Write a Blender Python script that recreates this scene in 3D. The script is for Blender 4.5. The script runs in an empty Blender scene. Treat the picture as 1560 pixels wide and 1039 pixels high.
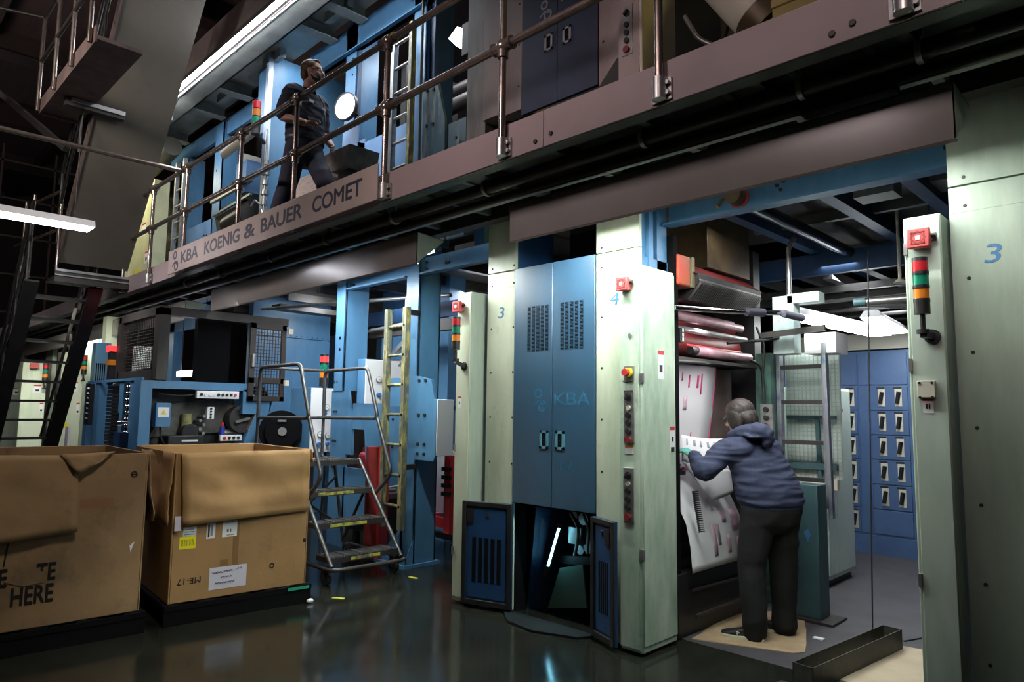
import bpy, math, random
from mathutils import Vector, Matrix, noise
random.seed(7)
PI = math.pi
scene = bpy.context.scene
COL = scene.collection
V = Vector

# ------------------------------------------------------------------ materials
MATS = {}
def mat(name, c, rough=.5, metal=0., c2=None, scale=4., thr=(.42, .68), bump=0., stretch=(1, 1, 1),
        emit=None, es=1., c3=None, scale3=1.2, thr3=(.55, .75), rvar=0., alpha=None, bscale=None, spec=.5):
    m = bpy.data.materials.new(name); m.use_nodes = True
    nt = m.node_tree; N = nt.nodes; L = nt.links
    b = N['Principled BSDF']
    b.inputs['Base Color'].default_value = (*c, 1)
    b.inputs['Roughness'].default_value = rough
    b.inputs['Metallic'].default_value = metal
    b.inputs['Specular IOR Level'].default_value = spec
    if emit is not None:
        b.inputs['Emission Color'].default_value = (*emit, 1)
        b.inputs['Emission Strength'].default_value = es
    if alpha is not None:
        b.inputs['Alpha'].default_value = alpha
    if c2 is not None or bump or rvar:
        tc = N.new('ShaderNodeTexCoord'); mp = N.new('ShaderNodeMapping')
        mp.inputs['Scale'].default_value = stretch
        L.new(tc.outputs['Object'], mp.inputs['Vector'])
        nz = N.new('ShaderNodeTexNoise'); nz.inputs['Scale'].default_value = scale
        nz.inputs['Detail'].default_value = 6; nz.inputs['Roughness'].default_value = .62
        L.new(mp.outputs[0], nz.inputs['Vector'])
        src = None
        if c2 is not None:
            r = N.new('ShaderNodeValToRGB')
            r.color_ramp.elements[0].position = thr[0]; r.color_ramp.elements[0].color = (*c, 1)
            r.color_ramp.elements[1].position = thr[1]; r.color_ramp.elements[1].color = (*c2, 1)
            L.new(nz.outputs['Fac'], r.inputs['Fac']); src = r.outputs['Color']
            if c3 is not None:
                n3 = N.new('ShaderNodeTexNoise'); n3.inputs['Scale'].default_value = scale3
                n3.inputs['Detail'].default_value = 8; n3.inputs['Roughness'].default_value = .7
                L.new(tc.outputs['Object'], n3.inputs['Vector'])
                r3 = N.new('ShaderNodeMapRange')
                r3.inputs['From Min'].default_value = thr3[0]; r3.inputs['From Max'].default_value = thr3[1]
                L.new(n3.outputs['Fac'], r3.inputs['Value'])
                mx = N.new('ShaderNodeMix'); mx.data_type = 'RGBA'
                L.new(r3.outputs[0], mx.inputs[0]); L.new(src, mx.inputs[6])
                mx.inputs[7].default_value = (*c3, 1); src = mx.outputs[2]
            L.new(src, b.inputs['Base Color'])
        if rvar:
            mr = N.new('ShaderNodeMapRange')
            mr.inputs['To Min'].default_value = max(.03, rough - rvar); mr.inputs['To Max'].default_value = rough + rvar
            mr.inputs['From Min'].default_value = .3; mr.inputs['From Max'].default_value = .7
            L.new(nz.outputs['Fac'], mr.inputs['Value']); L.new(mr.outputs[0], b.inputs['Roughness'])
        if bump:
            bn = N.new('ShaderNodeTexNoise'); bn.inputs['Scale'].default_value = bscale or scale * 2
            bn.inputs['Detail'].default_value = 4
            L.new(tc.outputs['Object'], bn.inputs['Vector'])
            bp = N.new('ShaderNodeBump'); bp.inputs['Strength'].default_value = bump
            bp.inputs['Distance'].default_value = .02
            L.new(bn.outputs['Fac'], bp.inputs['Height']); L.new(bp.outputs[0], b.inputs['Normal'])
    MATS[name] = m
    return m
def plain(name, c, rough=.5, metal=0., **k): return mat(name, c, rough, metal, **k)

pale = mat('pale_green_paint', (.62, .68, .53), .40, c2=(.42, .52, .36), scale=2.2, thr=(.45, .8), stretch=(3, 3, .7),
           c3=(.16, .24, .19), scale3=2.6, thr3=(.62, .85), rvar=.08)
pale_dirty = mat('grimy_pale_green_paint', (.58, .67, .55), .40, c2=(.28, .43, .31), scale=2., thr=(.38, .7), stretch=(2.5, 2.5, .8),
           c3=(.10, .22, .20), scale3=3.2, thr3=(.57, .8), rvar=.08)
pale_dark = mat('darker_grey_green_paint', (.40, .47, .38), .45, c2=(.27, .33, .26), scale=2., thr=(.4, .75), stretch=(3, 3, .6), rvar=.08)  # darker, greyer version of the pale green
blue = mat('press_blue_paint', (.078, .205, .36), .38, c2=(.05, .14, .265), scale=2., thr=(.45, .8), stretch=(2, 2, .7), rvar=.07)
blue_door = mat('blue_door_paint', (.014, .085, .17), .42, c2=(.009, .06, .115), scale=1.5, thr=(.4, .8), stretch=(3, 3, .6), rvar=.04, spec=.6)
blue_door.node_tree.nodes['Principled BSDF'].inputs['Coat Weight'].default_value = 1.
blue_door.node_tree.nodes['Principled BSDF'].inputs['Coat IOR'].default_value = 1.9
blue_door.node_tree.nodes['Principled BSDF'].inputs['Coat Roughness'].default_value = .40
blue_dark = mat('dark_blue_paint', (.012, .05, .13), .45, c2=(.008, .03, .08), scale=3)
blue_mid = mat('flap_blue_paint', (.012, .055, .15), .45, c2=(.008, .035, .09), scale=4)
blue_mcc = mat('switchgear_blue_paint', (.07, .13, .27), .4, c2=(.055, .10, .22), scale=2)
navy = mat('navy_door_paint', (.02, .03, .07), .5, c2=(.012, .018, .04), scale=3)
teal = mat('inky_teal_paint', (.05, .11, .12), .45, c2=(.03, .07, .085), scale=3, c3=(.03, .10, .16), scale3=6)
mauve = mat('mauve_grey_paint', (.30, .24, .23), .5, c2=(.22, .175, .165), scale=2, stretch=(2, 2, .8), rvar=.06)
fasc = mat('fascia_taupe_paint', (.30, .235, .235), .5, c2=(.235, .19, .185), scale=2, thr=(.4, .8), rvar=.06)
hoodm = mat('hood_grey_paint', (.225, .215, .20), .17, c2=(.19, .18, .168), scale=1.4, rvar=.03, spec=.4)
slabm = mat('stair_panel_paint', (.12, .108, .09), .6, c2=(.095, .086, .07), scale=2)
soff = mat('grey_soffit_paint', (.36, .37, .33), .5, c2=(.25, .26, .23), scale=3)
under = mat('underdeck_green_grey', (.12, .14, .125), .5, c2=(.08, .095, .085), scale=3)
black = mat('black_metal', (.012, .012, .013), .45, c2=(.02, .02, .02), scale=8)
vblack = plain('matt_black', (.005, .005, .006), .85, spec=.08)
darkm = mat('dark_steel', (.045, .043, .042), .45, .4, c2=(.07, .06, .055), scale=6)
brownm = mat('dark_brown_metal', (.030, .023, .020), .5, c2=(.020, .016, .014), scale=5)
steel = mat('galvanised_steel', (.42, .42, .41), .38, .8, c2=(.3, .3, .29), scale=12)
pipe_m = mat('railing_pipe_paint', (.30, .25, .22), .25, .75, c2=(.2, .165, .15), scale=14)
chrome = plain('chrome', (.75, .75, .75), .14, 1.)
alu = mat('inky_aluminium', (.42, .45, .48), .35, .7, c2=(.25, .2, .38), scale=7, thr=(.5, .7), c3=(.08, .22, .34), scale3=5)
rubber = plain('black_rubber', (.012, .012, .012), .7)
white = plain('white_paint', (.78, .79, .80), .45)
offwhite = plain('cream_paint', (.60, .57, .47), .5)
paperw = plain('white_paper', (.80, .80, .82), .7)
red = plain('red_paint', (.55, .035, .04), .4)
redface = plain('faded_red_plastic', (.50, .07, .07), .4)
dkred = mat('dark_red_paint', (.22, .02, .02), .45, c2=(.10, .015, .015), scale=6)
pink = plain('pink_ink', (.75, .10, .28), .6)
palepink = plain('pale_pink_ink', (.72, .50, .58), .6)
yellow = plain('yellow_paint', (.75, .60, .03), .5)
yelgreen = plain('yellow_green_paint', (.50, .55, .05), .55)
oldyellow = mat('worn_yellow_paint', (.42, .37, .12), .5, c2=(.11, .115, .085), scale=9, thr=(.36, .52), stretch=(2, 2, .6))
orange = plain('orange_plastic', (.75, .22, .02), .3)
green = plain('green_plastic', (.01, .22, .13), .25)
redlens = plain('red_lens', (.50, .02, .03), .25)
redlit = plain('red_lens_lit', (.8, .02, .02), .3, emit=(1, .03, .03), es=2.5)
amberdim = plain('amber_lens', (.55, .18, .02), .3)
step_steel = mat('dull_step_steel', (.13, .13, .135), .4, .6, c2=(.08, .08, .08), scale=10)
inkblue = plain('blue_stencil_paint', (.05, .17, .36), .5)
faintblue = plain('faint_stencil_paint', (.028, .15, .27), .5)
signink = plain('sign_lettering', (.03, .035, .06), .5)
greyletter = plain('grey_lettering', (.26, .26, .28), .5)
card = mat('cardboard', (.40, .235, .095), .75, c2=(.31, .18, .075), scale=1.6, thr=(.35, .75), c3=(.20, .115, .05), scale3=2.3, thr3=(.6, .78), bump=.30, bscale=5)
card_dirty = mat('soiled_cardboard', (.37, .23, .11), .78, c2=(.26, .165, .085), scale=2., thr=(.3, .65), c3=(.12, .085, .05), scale3=2.4, thr3=(.53, .74), bump=.35, bscale=5)
card_floor = mat('floor_cardboard', (.46, .33, .20), .8, c2=(.36, .26, .16), scale=5, c3=(.12, .09, .06), scale3=7, thr3=(.66, .78))
tape = plain('brown_tape', (.22, .125, .045), .45)
skin = plain('skin', (.40, .21, .14), .5)
skin2 = plain('pale_skin', (.60, .38, .28), .5)
lipm = plain('lips', (.38, .14, .12), .5)
hairm = mat('grey_brown_hair', (.020, .015, .013), .55, c2=(.08, .055, .04), scale=10, stretch=(9, 9, 1.5), thr=(.5, .75), bump=.15, bscale=40)
hair1 = mat('short_brown_hair', (.085, .042, .02), .6, c2=(.14, .075, .035), scale=40)
beardm = mat('dark_beard', (.018, .014, .012), .7, c2=(.03, .022, .018), scale=40)
hoodie = mat('navy_hoodie_fabric', (.036, .046, .095), .85, c2=(.026, .034, .072), scale=60, bump=.05, bscale=120)
trous = mat('black_trousers_fabric', (.0035, .0036, .0034), .9, c2=(.005, .005, .0048), scale=30)
uniform = mat('navy_uniform_fabric', (.012, .015, .035), .8, c2=(.018, .022, .045), scale=30)
eyew = plain('eye_white', (.7, .7, .68), .3)
iris = plain('iris', (.02, .012, .01), .3)
glassm = plain('spectacle_frame', (.03, .02, .02), .3)
glove = mat('blue_green_glove', (.03, .36, .42), .5, c2=(.32, .45, .10), scale=14, thr=(.48, .6))
gaugem = plain('gauge_face', (.85, .86, .84), .3)
bluevalve = plain('blue_knob_plastic', (.03, .16, .45), .4)
brass = mat('stained_brass_duct', (.12, .085, .04), .45, .3, c2=(.06, .042, .022), scale=4, c3=(.03, .025, .02), scale3=3)
finm = plain('fin_metal', (.11, .10, .10), .4, .6)
rollm = mat('inked_roller', (.34, .22, .24), .3, c2=(.22, .10, .13), scale=9, c3=(.12, .08, .2), scale3=12, thr3=(.62, .72))
concrete_lit = mat('lit_grey_floor', (.075, .07, .08), .55, c2=(.05, .046, .053), scale=3)  # lighter grey holds the inner light that falls on the floor
meshm = plain('pale_mesh_sheet', (.62, .66, .62), .5)
yelguard = plain('yellow_guard', (.55, .45, .18), .4)
tube_e = plain('fluorescent_tube_glow', (1, 1, 1), .5, emit=(.93, .92, 1.0), es=30.)
tube_hood = plain('hood_tube_glow', (1, 1, 1), .5, emit=(.93, 1.0, .95), es=230.)
tube_dim = plain('dim_hood_tube_glow', (1, 1, 1), .5, emit=(.93, 1.0, .95), es=190.)
tube_strong = plain('strong_hood_tube_glow', (1, 1, 1), .5, emit=(.93, 1.0, .95), es=300.)
tube_low = plain('low_hood_tube_glow', (1, 1, 1), .5, emit=(.93, 1.0, .95), es=38.)
tube_up = plain('upper_tube_glow', (1, 1, 1), .5, emit=(.90, .93, 1.0), es=40.)
tube_in = plain('inner_tube_glow', (1, 1, 1), .5, emit=(.96, 1.0, .98), es=18.)
tube_far = plain('far_tube_glow', (1, 1, 1), .5, emit=(.92, .90, 1.0), es=14.)
tube_cyan = plain('inspection_tube_glow', (1, 1, 1), .5, emit=(.25, .75, 1.0), es=10.)
tube_warm = plain('warm_lamp_glow', (1, 1, 1), .5, emit=(1.0, .85, .35), es=30.)
dial_m = plain('round_white_glow', (1, 1, 1), .5, emit=(.92, .96, 1.0), es=1.6)
bay_e = plain('bay_lamp_glow', (1, 1, 1), .5, emit=(1.0, .86, .80), es=24.)

# floor: polished dark concrete
floorm = bpy.data.materials.new('polished_dark_concrete'); floorm.use_nodes = True
_n = floorm.node_tree.nodes; _l = floorm.node_tree.links; _b = _n['Principled BSDF']
_tc = _n.new('ShaderNodeTexCoord')
_a = _n.new('ShaderNodeTexNoise'); _a.inputs['Scale'].default_value = 1.3; _a.inputs['Detail'].default_value = 9; _a.inputs['Roughness'].default_value = .65
_l.new(_tc.outputs['Object'], _a.inputs['Vector'])
_r = _n.new('ShaderNodeValToRGB')
_r.color_ramp.elements[0].position = .35; _r.color_ramp.elements[0].color = (.008, .009, .007, 1)
_r.color_ramp.elements[1].position = .72; _r.color_ramp.elements[1].color = (.026, .027, .021, 1)
_l.new(_a.outputs['Fac'], _r.inputs['Fac']); _l.new(_r.outputs[0], _b.inputs['Base Color'])
_a2 = _n.new('ShaderNodeTexNoise'); _a2.inputs['Scale'].default_value = 3.5; _a2.inputs['Detail'].default_value = 8
_l.new(_tc.outputs['Object'], _a2.inputs['Vector'])
_m = _n.new('ShaderNodeMapRange'); _m.inputs['From Min'].default_value = .3; _m.inputs['From Max'].default_value = .7
_m.inputs['To Min'].default_value = .09; _m.inputs['To Max'].default_value = .19
_l.new(_a2.outputs['Fac'], _m.inputs['Value']); _l.new(_m.outputs[0], _b.inputs['Roughness'])
_b.inputs['Specular IOR Level'].default_value = .5

# ------------------------------------------------------------------ mesh builder
class B:
    def __init__(s): s.v = []; s.f = []; s.k = []; s.m = 0; s.M = None
    def use(s, i): s.m = i; return s
    def add(s, vs, fs):
        o = len(s.v)
        for p in vs:
            p = V(p)
            s.v.append(s.M @ p if s.M else p)
        for f in fs: s.f.append([o + i for i in f]); s.k.append(s.m)
        return s
    def box(s, x0, x1, y0, y1, z0, z1):
        return s.add([(x0,y0,z0),(x1,y0,z0),(x1,y1,z0),(x0,y1,z0),(x0,y0,z1),(x1,y0,z1),(x1,y1,z1),(x0,y1,z1)],
                     [(0,3,2,1),(4,5,6,7),(0,1,5,4),(1,2,6,5),(2,3,7,6),(3,0,4,7)])
    def bar(s, p, q, w, h, up=(0, 0, 1)):     # box section between two points
        p = V(p); q = V(q); d = (q - p).normalized(); u = V(up)
        if abs(d.dot(u)) > .98: u = V((1, 0, 0))
        a = d.cross(u).normalized(); b = a.cross(d).normalized(); a = a * w / 2; b = b * h / 2
        vs = [p-a-b, p+a-b, p+a+b, p-a+b, q-a-b, q+a-b, q+a+b, q-a+b]
        return s.add(vs, [(0,3,2,1),(4,5,6,7),(0,1,5,4),(1,2,6,5),(2,3,7,6),(3,0,4,7)])
    def cyl(s, p, q, r, n=12, r2=None):
        p = V(p); q = V(q); d = (q - p).normalized(); r2 = r if r2 is None else r2
        u = V((0, 0, 1)) if abs(d.z) < .9 else V((1, 0, 0))
        a = d.cross(u).normalized(); b = d.cross(a).normalized()
        vs = []
        for c, rr in ((p, r), (q, r2)):
            for i in range(n):
                t = 2 * PI * i / n; vs.append(c + a * math.cos(t) * rr + b * math.sin(t) * rr)
        fs = [(i, (i + 1) % n, n + (i + 1) % n, n + i) for i in range(n)]
        fs += [tuple(range(n - 1, -1, -1)), tuple(range(n, 2 * n))]
        return s.add(vs, fs)
    def ring(s, p, q, r, ri, n=20):           # hollow ring
        p = V(p); q = V(q); d = (q - p).normalized()
        u = V((0, 0, 1)) if abs(d.z) < .9 else V((1, 0, 0))
        a = d.cross(u).normalized(); b = d.cross(a).normalized(); vs = []
        for c, rr in ((p, r), (q, r), (q, ri), (p, ri)):
            for i in range(n):
                t = 2 * PI * i / n; vs.append(c + a * math.cos(t) * rr + b * math.sin(t) * rr)
        fs = []
        for k in range(4):
            o = k * n; o2 = ((k + 1) % 4) * n
            fs += [(o + i, o + (i + 1) % n, o2 + (i + 1) % n, o2 + i) for i in range(n)]
        return s.add(vs, fs)
    def tube(s, pts, r, n=10, bend=0):
        pts = [V(p) for p in pts]
        if bend:
            out = [pts[0]]
            for i in range(1, len(pts) - 1):
                a, b, c = pts[i-1], pts[i], pts[i+1]
                da = (a - b); dc = (c - b); k = min(bend, da.length * .45, dc.length * .45)
                A = b + da.normalized() * k; C = b + dc.normalized() * k
                for j in range(6):
                    t = j / 5; out.append(A * (1-t)**2 + b * 2 * t * (1-t) + C * t * t)
            out.append(pts[-1]); pts = out
        rings = []; d0 = (pts[1] - pts[0]).normalized()
        u = V((0, 0, 1)) if abs(d0.z) < .9 else V((1, 0, 0))
        a = d0.cross(u).normalized()
        for i, p in enumerate(pts):
            d = (pts[min(i+1, len(pts)-1)] - pts[max(i-1, 0)]).normalized()
            a = (a - d * a.dot(d)).normalized(); b = d.cross(a)
            rr = r[i] if isinstance(r, (list, tuple)) else r
            rings.append([p + a * math.cos(2*PI*k/n) * rr + b * math.sin(2*PI*k/n) * rr for k in range(n)])
        return s.loft(rings)
    def loft(s, rings, cap=True):
        n = len(rings[0]); vs = [p for r in rings for p in r]; fs = []
        for j in range(len(rings) - 1):
            for i in range(n): fs.append((j*n+i, j*n+(i+1)%n, (j+1)*n+(i+1)%n, (j+1)*n+i))
        if cap: fs += [tuple(range(n-1, -1, -1)), tuple(range((len(rings)-1)*n, len(rings)*n))]
        return s.add(vs, fs)
    def prism(s, poly, ext):                  # closed 3-D polygon pushed along a vector
        n = len(poly); e = V(ext); a = [V(p) for p in poly]
        return s.add(a + [p + e for p in a], [tuple(range(n-1, -1, -1)), tuple(range(n, 2*n))] +
                     [(i, (i+1) % n, n + (i+1) % n, n + i) for i in range(n)])
    def ball(s, c, r, n=14, m=9):             # r: number or (rx,ry,rz)
        c = V(c); r = (r, r, r) if not isinstance(r, (tuple, list)) else r
        vs = [c + V((0, 0, r[2]))]
        for j in range(1, m):
            t = PI * j / m
            for i in range(n):
                a = 2*PI*i/n; vs.append(c + V((math.cos(a)*math.sin(t)*r[0], math.sin(a)*math.sin(t)*r[1], math.cos(t)*r[2])))
        vs.append(c - V((0, 0, r[2]))); L = len(vs) - 1; fs = []
        for i in range(n): fs.append((0, 1+i, 1+(i+1) % n))
        for j in range(m-2):
            for i in range(n):
                fs.append((1+j*n+i, 1+(j+1)*n+i, 1+(j+1)*n+(i+1) % n, 1+j*n+(i+1) % n))
        for i in range(n): fs.append((L, 1+(m-2)*n+(i+1) % n, 1+(m-2)*n+i))
        return s.add(vs, fs)
    def sheet(s, grid):                       # rows of points -> open quad sheet
        n = len(grid[0]); vs = [p for r in grid for p in r]
        return s.add(vs, [(j*n+i, j*n+i+1, (j+1)*n+i+1, (j+1)*n+i) for j in range(len(grid)-1) for i in range(n-1)])
    def build(s, name, mats, parent=None, bevel=0., smooth=True, solid=0., seg=2):
        if not isinstance(mats, (list, tuple)): mats = [mats]
        org = ORG.get(parent.name, V((0, 0, 0))) if parent else V((0, 0, 0))
        me = bpy.data.meshes.new(name)
        me.from_pydata([tuple(p - org) for p in s.v], [], s.f)
        for m in mats: me.materials.append(m)
        me.polygons.foreach_set('material_index', s.k)
        import bmesh
        bm = bmesh.new(); bm.from_mesh(me)
        if not solid: bmesh.ops.recalc_face_normals(bm, faces=bm.faces)
        bm.to_mesh(me); bm.free()
        if smooth:
            me.polygons.foreach_set('use_smooth', [True] * len(me.polygons))
            me.set_sharp_from_angle(angle=math.radians(38))
        o = bpy.data.objects.new(name, me); COL.objects.link(o)
        if parent: o.parent = parent; ORG[o.name] = org
        if solid:
            md = o.modifiers.new('thickness', 'SOLIDIFY'); md.thickness = solid; md.offset = 0
        if bevel:
            md = o.modifiers.new('edge', 'BEVEL'); md.width = bevel; md.segments = seg; md.limit_method = 'ANGLE'
            md.angle_limit = math.radians(40)
        return o
ORG = {}
def thing(name, label, cat, loc=(0, 0, 0), group=None):
    o = bpy.data.objects.new(name, None); COL.objects.link(o)
    o.empty_display_size = .1; o.location = loc
    o['label'] = label; o['category'] = cat
    if group: o['group'] = group
    ORG[o.name] = V(loc)
    return o
def tag(o, label, cat, group=None):
    o['label'] = label; o['category'] = cat
    if group: o['group'] = group
    return o
def struct(o): o['kind'] = 'structure'; return o
def lab(o, label): o['label'] = label; return o
def children(o): return list(o.children)
def copy_tree(o, off=(0, 0, 0), parent=None, label=None, group=None):
    c = o.copy(); COL.objects.link(c)
    if parent: c.parent = parent
    else: c.location = o.location + V(off)
    if label: c['label'] = label
    if group: c['group'] = group
    ORG[c.name] = ORG.get(o.name, V((0,0,0))) + V(off)
    for ch in children(o): copy_tree(ch, off, c)
    return c
FACE = {'-Y': (PI/2, 0, 0), '+X': (PI/2, 0, PI/2), '+Z': (0, 0, PI/2)}
def text(s, size, m, parent, loc, face='-Y', name='lettering', flip=False, sx=1., shear=0., align='CENTER', ext=.0012, bold=0.):
    cu = bpy.data.curves.new(name, 'FONT'); cu.body = s; cu.size = size; cu.extrude = ext
    cu.align_x = align; cu.align_y = 'CENTER'; cu.shear = shear
    tmp = bpy.data.objects.new(name, cu); COL.objects.link(tmp)
    dg = bpy.context.evaluated_depsgraph_get()
    me = bpy.data.meshes.new_from_object(tmp.evaluated_get(dg))
    bpy.data.objects.remove(tmp)
    from mathutils import Euler
    R = Euler(FACE[face] if isinstance(face, str) else face).to_matrix().to_4x4()
    if flip: R = R @ Matrix.Rotation(PI, 4, 'Z')
    org = ORG.get(parent.name, V((0, 0, 0))) if parent else V((0, 0, 0))
    if bold:
        import bmesh
        bm = bmesh.new()
        for ox, oy in ((-1, 0), (1, 0), (0, 1), (0, -1)):
            m2 = me.copy(); m2.transform(Matrix.Translation((ox*bold, oy*bold, (ox+2*oy)*.0001))); bm.from_mesh(m2); bpy.data.meshes.remove(m2)
        bm.to_mesh(me); bm.free()
    me.transform(Matrix.Translation(V(loc) - org) @ R @ Matrix.Diagonal((sx, 1, 1, 1)))
    me.materials.clear(); me.materials.append(m)
    o = bpy.data.objects.new(name, me); COL.objects.link(o)
    if parent: o.parent = parent; ORG[o.name] = org
    return o
def ring_logo(parent, loc, r, m, face='-Y', name='emblem', ext=.0015):
    b = B(); x, y, z = loc
    def P(u, w): return V((x + u, y, z + w)) if face == '-Y' else V((x, y + u, z + w))
    n = V((0, -1, 0)) if face == '-Y' else V((1, 0, 0))
    def loop(cx, cz, rr, t, sq=1.):
        k = 20; a = [P(cx + math.cos(2*PI*i/k) * rr, cz + math.sin(2*PI*i/k) * rr * sq) for i in range(k)]
        c = [P(cx + math.cos(2*PI*i/k) * (rr-t), cz + math.sin(2*PI*i/k) * (rr*sq-t)) for i in range(k)]
        for i in range(k):
            j = (i+1) % k
            b.prism([a[i], a[j], c[j], c[i]], n * ext)
    t = r * .26
    loop(-r*.15, r*.75, r*.62, t); loop(r*.45, -r*.75, r*.7, t)
    b.prism([P(-r*.95, -r*.55), P(-r*.1, -r*.05), P(r*1.1, -r*.62), P(r*1.1, -r*.85), P(-r*.1, -r*.3), P(-r*.95, -r*.8)], n * ext)
    return b.build(name, m, parent)
# ------------------------------------------------------------------ camera
R_ = Matrix(((0.70916171, -0.06204234, -0.70231077), (0.70492682, 0.08069826, 0.70467437), (0.01295561, -0.99480578, 0.10096342)))
cam_d = bpy.data.cameras.new('camera'); cam = bpy.data.objects.new('camera', cam_d); COL.objects.link(cam)
xr = V((R_[0][0], R_[1][0], R_[2][0])); yd = V((R_[0][1], R_[1][1], R_[2][1])); zf = V((R_[0][2], R_[1][2], R_[2][2]))
M4 = Matrix.Identity(4)
for i in range(3): M4[i][0] = xr[i]; M4[i][1] = -yd[i]; M4[i][2] = -zf[i]
M4[2][3] = 1.5
cam.matrix_world = M4
cam_d.sensor_width = 36; cam_d.lens = 1050 / 1560 * 36; cam_d.clip_end = 200; cam_d.clip_start = .05
scene.camera = cam

# ------------------------------------------------------------------ setting
b = B(); b.box(-32, 6, -6, 14, -.2, 0); struct(b.build('floor', floorm))
b = B(); b.box(-32, 6, 13.8, 14, 0, 10); struct(b.build('wall_back', mat('dark_wall', (.045, .04, .038), .8, c2=(.03, .027, .026), scale=.8)))
b = B(); b.box(-32.2, -32, -6, 14, 0, 10); struct(b.build('wall_left', MATS['dark_wall']))
b = B(); b.box(5.8, 6, -6, 14, 0, 10); struct(b.build('wall_right', MATS['dark_wall']))
b = B(); b.box(-32, 6, -6.2, -6, 0, 10); struct(b.build('wall_front', MATS['dark_wall']))
b = B(); b.box(-32, 6, -6, 14, 9.6, 9.9); struct(b.build('ceiling', mat('dark_roof_deck', (.05, .035, .035), .8, c2=(.03, .022, .022), scale=1, stretch=(1, 8, 1))))
for i, x in enumerate((-27, -22.5, -18, -13.5, -9, -4.5, 0)):
    b = B(); b.box(x-.1, x+.1, -6, 13.8, 9.1, 9.6); b.box(x-.22, x+.22, -6, 13.8, 9.05, 9.1)
    struct(b.build('trim_%d' % (i+1), brownm))
for i, y in enumerate((-2, 0, 2, 4.5, 7, 9.5)):
    b = B(); b.box(-32, 5.8, y-.05, y+.05, 9.3, 9.6); struct(b.build('trim_%d' % (i+11), brownm))

# ------------------------------------------------------------------ control cabinets
def beacon(parent, x, y, ztop, by, bz, s=1., lit=False, order=('red', 'green', 'orange'), bracket=True):
    b = B(); r = .033 * s; z = ztop; rings = []
    b.cyl((x, y, z-.018*s), (x, y, z), r*1.02, 16)
    zz = z-.018*s; lens = []
    for k in range(3):
        lens.append((zz-.048*s, zz)); zz -= .048*s
        b.cyl((x, y, zz-.016*s), (x, y, zz), r*1.06, 16); zz -= .016*s
    b.cyl((x, y, zz-.055*s), (x, y, zz), r*1.02, 16); zz -= .055*s
    b.cyl((x, y, zz-.075*s), (x, y, zz), .011*s, 10); zz -= .075*s
    if bracket:
        b.cyl((x, y, zz-.015), (x, y, zz+.004), .028*s, 12)
        b.bar((x, y, zz-.02), (x+.02, by, bz-.02), .032, .026)
        b.cyl((x+.02, by-.012, bz-.02), (x+.02, by, bz-.02), .035, 12)
    b.cyl((x, y, zz+.01), (x, y, z-.001), r*.35, 8)
    t = b.build('signal_tower', black, parent)
    for (z0, z1), c in zip(lens, order):
        q = B(); q.cyl((x, y, z0), (x, y, z1), r, 16)
        m = {'red': redlit if lit else redlens, 'green': green, 'orange': orange}[c]
        lab(q.build('lens', m, t), {'red': 'red', 'green': 'green', 'orange': 'orange'}[c] + ' lens')
    return t
def sounder(parent, x, y, z, s=.088):
    h = s/2
    b = B(); b.box(x-h*.86, x+h*.86, y-.05, y, z-h*.86, z+h*.86)
    b.box(x-h, x+h, y-.062, y-.03, z-h, z+h)
    o = b.build('alarm_sounder', redface, parent, bevel=.006)
    b = B(); b.ring((x, y-.063, z), (x, y-.0615, z), h*.78, h*.58, 4)
    for a, c, d, e in ((-.62, .62, .5, .62), (-.62, .62, -.62, -.5)):
        b.box(x+h*a, x+h*c, y-.0645, y-.061, z+h*d, z+h*e)
    for a, c in ((-.62, -.5), (.5, .62)): b.box(x+h*a, x+h*c, y-.0645, y-.061, z-h*.62, z+h*.62)
    b.build('grille_slot', dkred, o)
    b = B(); b.box(x-h*.2, x+h*.2, y-.066, y-.061, z-h*.2, z+h*.2); b.build('flasher', white, o)
    b = B(); b.cyl((x+h, y-.022, z+.01), (x+h+.02, y-.022, z+.01), .012, 10); b.build('cable_gland', black, o)
def seam_body(x0, x1, y0, y1, h, m, parent, seam=None):
    b = B(); b.box(x0, x1, y0, y1, .02, h)
    return b.build('body', m, parent, bevel=.008)
def label_plate(parent, corner, w, h, face, stripes, name='warning_label'):
    x, y, z = corner                                    # lower-left corner seen from the front
    b = B()
    def r(u0, u1, w0, w1, d):
        if face == '+X': b.box(x, x+d, y+u0, y+u1, z+w0, z+w1)
        else: b.box(x+u0, x+u1, y-d, y, z+w0, z+w1)
    r(0, w, 0, h, .0012); b.use(1)
    r(0, w, h*.86, h, .0018)
    b.use(2)
    for (a, c, d, e) in stripes: r(w*a, w*c, h*d, h*e, .0018)
    return b.build(name, [white, red, black], parent)

# left cabinet
c = thing('control_cabinet', 'narrow pale green cabinet with red alarm and signal tower, left of the blue double doors', 'cabinet', (-4.19, 3.74, 0), 'slim cabinets at the press corners')
b = B(); b.box(-4.275, -4.107, 3.655, 3.84, .02, 2.455); b.build('body', pale_dark, c, bevel=.008)
b = B(); b.box(-4.272, -4.112, 3.649, 3.656, .05, 2.44); b.build('front_panel', pale, c, bevel=.003)
sounder(c, -4.225, 3.65, 2.335)
beacon(c, -4.19, 3.57, 2.245, 3.65, 1.87)
label_plate(c, (-4.24, 3.649, 1.52), .035, .09, '-Y', [(.3, .7, .3, .55)])
b = B()
for z in (.4, 1.2, 2.2): b.cyl((-4.265, 3.64, z-.03), (-4.265, 3.64, z+.03), .008, 8)
b.build('hinge', steel, c)

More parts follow.
